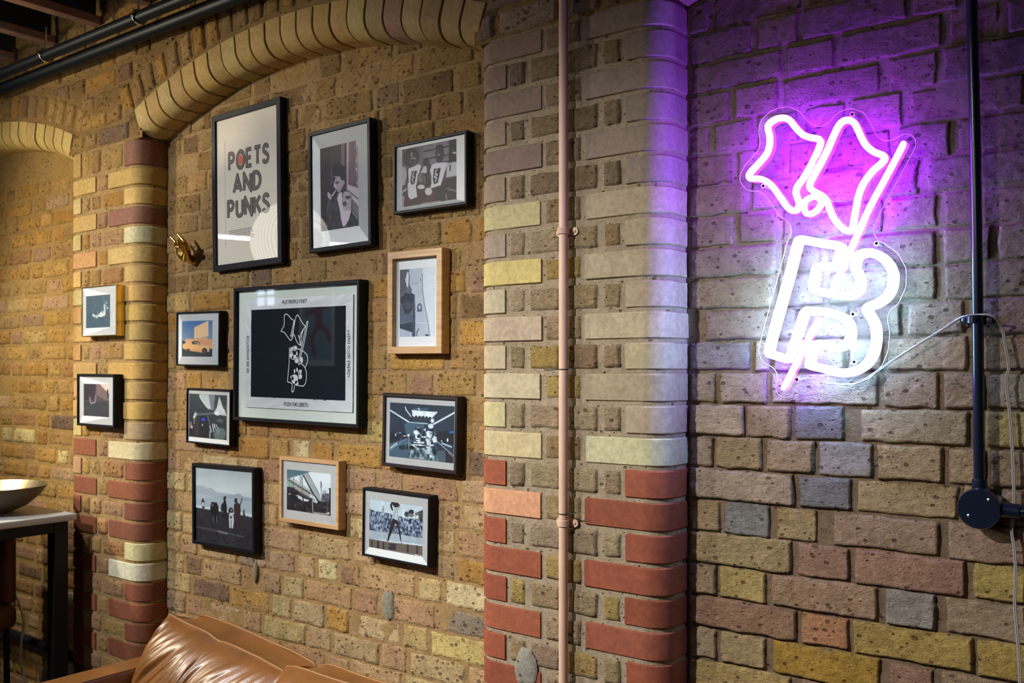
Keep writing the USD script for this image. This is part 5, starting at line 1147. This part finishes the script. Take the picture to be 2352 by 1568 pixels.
for k, (a, b_) in enumerate(((-2.822, -2.205), (-2.198, -1.59))):
    part(sofa, 'seat_cushion', rbox(a, b_, 1.02, 1.66, .28, .43, .045, 16).apply_translation(-so_), 'leather', 40)
for x0, x1, nm in ((-2.935, -2.832, 0), (-1.582, -1.48, 1)):
    am = part(sofa, 'arm', rbox(x0, x1, 1.0, 1.90, .12, .638, .012, 12).apply_translation(-so_), 'leather', 40)
    xi = x1 if nm == 0 else x0
    for q in (x0 + .006, x1 - .006): part(am, 'piping', tube([(q, 1.005, .6345), (q, 1.895, .6345)] - so_, .0038, 8), 'piping', True)
part(sofa, 'back_frame', rbox(-2.83, -1.585, 1.87, 1.914, .12, .655, .012).apply_translation(-so_), 'leather', 40)
part(sofa, 'base', rbox(-2.83, -1.585, 1.02, 1.86, .12, .285, .012).apply_translation(-so_), 'leather', 40)
for x in (-2.88, -1.53):
    for y in (1.06, 1.86): part(sofa, 'leg', cyl((x - so_[0], y - so_[1], 0), (x - so_[0], y - so_[1], .125), .018), 'black_steel', 40)

# ------------------------------------------------------------------ bar table, bowl, stool, cables
ZT = 1.052; TX0, TX1, TY0, TY1 = -4.24, -3.535, .35, 1.86
tb_ = thing('bar_table', 'tall bar table with pale top and black steel legs at the far left', 'table', (-3.88, 1.1, 0)); to = np.array([-3.88, 1.1, 0])
part(tb_, 'table_top', rbox(TX0, TX1, TY0, TY1, ZT - .026, ZT, .004).apply_translation(-to), 'table_top', 40)
lx = [(TX1 - .060, TX1 - .008), (TX0 + .008, TX0 + .060)]; ly = [(TY1 - .085, TY1 - .030), (TY0 + .03, TY0 + .085)]
for a, b_ in lx:
    for c, d in ly: part(tb_, 'leg', rbox(a, b_, c, d, 0, ZT - .026, .003).apply_translation(-to), 'black_steel', 40)
for a, b_ in lx: part(tb_, 'rail', rbox(a, b_, TY0 + .085, TY1 - .085, ZT - .066, ZT - .0262, .003).apply_translation(-to), 'black_steel', 40)
for c, d in ly: part(tb_, 'rail', rbox(TX0 + .06, TX1 - .06, c, d, ZT - .066, ZT - .0262, .003).apply_translation(-to), 'black_steel', 40)
bo = np.array([-3.80, 1.655, ZT])
bw = thing('brass_bowl', 'shallow beaten brass bowl resting on the bar table', 'bowl', bo)
rim = [(.03, .0), (.075, .004), (.13, .028), (.175, .066), (.203, .106)]
part(bw, 'outside', lathe([(0, 0)] + rim, 64), 'bowl_dark', True)
part(bw, 'inside', lathe([(0, .006), (.06, .009), (.12, .032), (.168, .070), (.1985, .1065), (.203, .106)][::-1], 64), 'bowl_brass', True)
st_ = thing('bar_stool', 'brown leather bar stool tucked under the bar table', 'stool', (-3.92, 1.55, 0)); o = np.array([-3.92, 1.55, 0])
part(st_, 'backrest', rbox(-4.10, -3.742, 1.685, 1.735, .70, .965, .022, 12).apply_translation(-o), 'stool_leather', 40)
part(st_, 'seat', rbox(-4.10, -3.745, 1.34, 1.74, .60, .70, .03, 12).apply_translation(-o), 'stool_leather', 40)
for x in (-4.07, -3.765):
    for y in (1.37, 1.70): part(st_, 'leg', cyl(np.array([x, y, .61]) - o, np.array([x + (.02 if x > -3.9 else -.02), y, 0]) - o, .011), 'black_steel', 40)
for y in (1.37, 1.70): part(st_, 'footrest', cyl(np.array([-4.08, y, .25]) - o, np.array([-3.755, y, .25]) - o, .009), 'black_steel', 40)
for lab, pts, r in (('pale blue-white cable hanging in loops below the bar stool seat', [(31, 1360), (41, 1378), (52, 1412), (54, 1440), (48, 1480), (48, 1520), (56, 1560), (70, 1630), (60, 1760)], .0048), ('thin grey cable slanting down to the left below the bar stool', [(33, 1362), (34, 1385), (29, 1408), (20, 1424), (8, 1450), (-12, 1490), (-20, 1640), (-16, 1760)], .0034)):
    c = np.array([at(x, y, 1.79) for x, y in pts]); k = thing('hanging_cable', lab, 'cable', c[0])
    part(k, 'flex', tube(spline(c - c[0], 8), r, 10), 'white_flex' if r > .004 else 'clear_flex', True)
top('skirting_conduit', tube([(-5.3, 2.008, .415), (PIER_L[0] - .01, 2.008, .405)], .022, 14), 'black_steel', 'black conduit running low along the wall behind the bar table', 'conduit', smooth=40)

# ------------------------------------------------------------------ golden hand hook
def hp(x, y, d): return at(390 + x / 15.67, 520 + y / 15.67, d)
ho = hp(770, 1180, YB)
J = {'W': (775, 1190, 2.030, .0165), 'h': (580, 1110, 2.000, .0175), 'h2': (430, 1030, 1.992, .0150), 'p1': (640, 880, 1.997, .0105), 'p2': (335, 900, 1.985, .0110), 'k1': (600, 660, 1.988, .0090), 'k2': (490, 650, 1.982, .0090), 'k3': (385, 670, 1.978, .0085), 'k4': (295, 705, 1.975, .0075),
     'i1': (445, 445, 1.980, .0068), 'i2': (360, 350, 1.977, .0060), 'i3': (288, 272, 1.974, .0048), 'q1': (180, 525, 1.970, .0058), 'q2': (105, 450, 1.967, .0050), 'q3': (35, 385, 1.964, .0042),
     'm1': (415, 560, 1.962, .0074), 'm2': (310, 560, 1.952, .0066), 'm3': (305, 670, 1.956, .0058), 'r1': (320, 590, 1.960, .0070), 'r2': (215, 580, 1.950, .0062), 'r3': (215, 690, 1.953, .0056),
     't0': (570, 900, 1.982, .0095), 't1': (475, 760, 1.962, .0080), 't2': (340, 745, 1.949, .0066), 't3': (228, 735, 1.946, .0054)}
def hull(*ks):
    return m3.Manifold.batch_hull([m3.Manifold.sphere(J[k][3], 20).translate(tuple(map(float, hp(*J[k][:3]) - ho))) for k in ks])
H = [hull('W', 'h'), hull('h', 'h2', 'p1', 'p2'), hull('p1', 'p2', 'k1', 'k2', 'k3', 'k4'), hull('h', 'p1', 't0'), hull('t0', 't1'), hull('t1', 't2'), hull('t2', 't3'), hull('k1', 'i1'), hull('i1', 'i2'), hull('i2', 'i3'), hull('k4', 'q1'), hull('q1', 'q2'), hull('q2', 'q3'),
     hull('k2', 'm1'), hull('m1', 'm2'), hull('m2', 'm3'), hull('k3', 'r1'), hull('r1', 'r2'), hull('r2', 'r3')]
hm = m3.Manifold.batch_boolean(H, m3.OpType.Add).refine_to_length(.0026).to_mesh()
hm = trimesh.Trimesh(hm.vert_properties[:, :3], hm.tri_verts); trimesh.smoothing.filter_taubin(hm, iterations=8)
hh = thing('hand_hook', 'small golden hand reaching out of the wall with two fingers raised', 'wall hook', ho)
part(hh, 'hand', hm, 'brass', True)
q = hp(*J['W'][:3]) - ho
part(hh, 'wrist_plate', trimesh.Trimesh(*(lambda m: (np.stack([m.vertices[:, 0] + q[0], -m.vertices[:, 2] + .004, m.vertices[:, 1] + q[2]], 1), m.faces))(lathe([(0, 0), (.020, 0), (.020, .006), (.017, .010), (0, .010)], 28))), 'brass', 40)
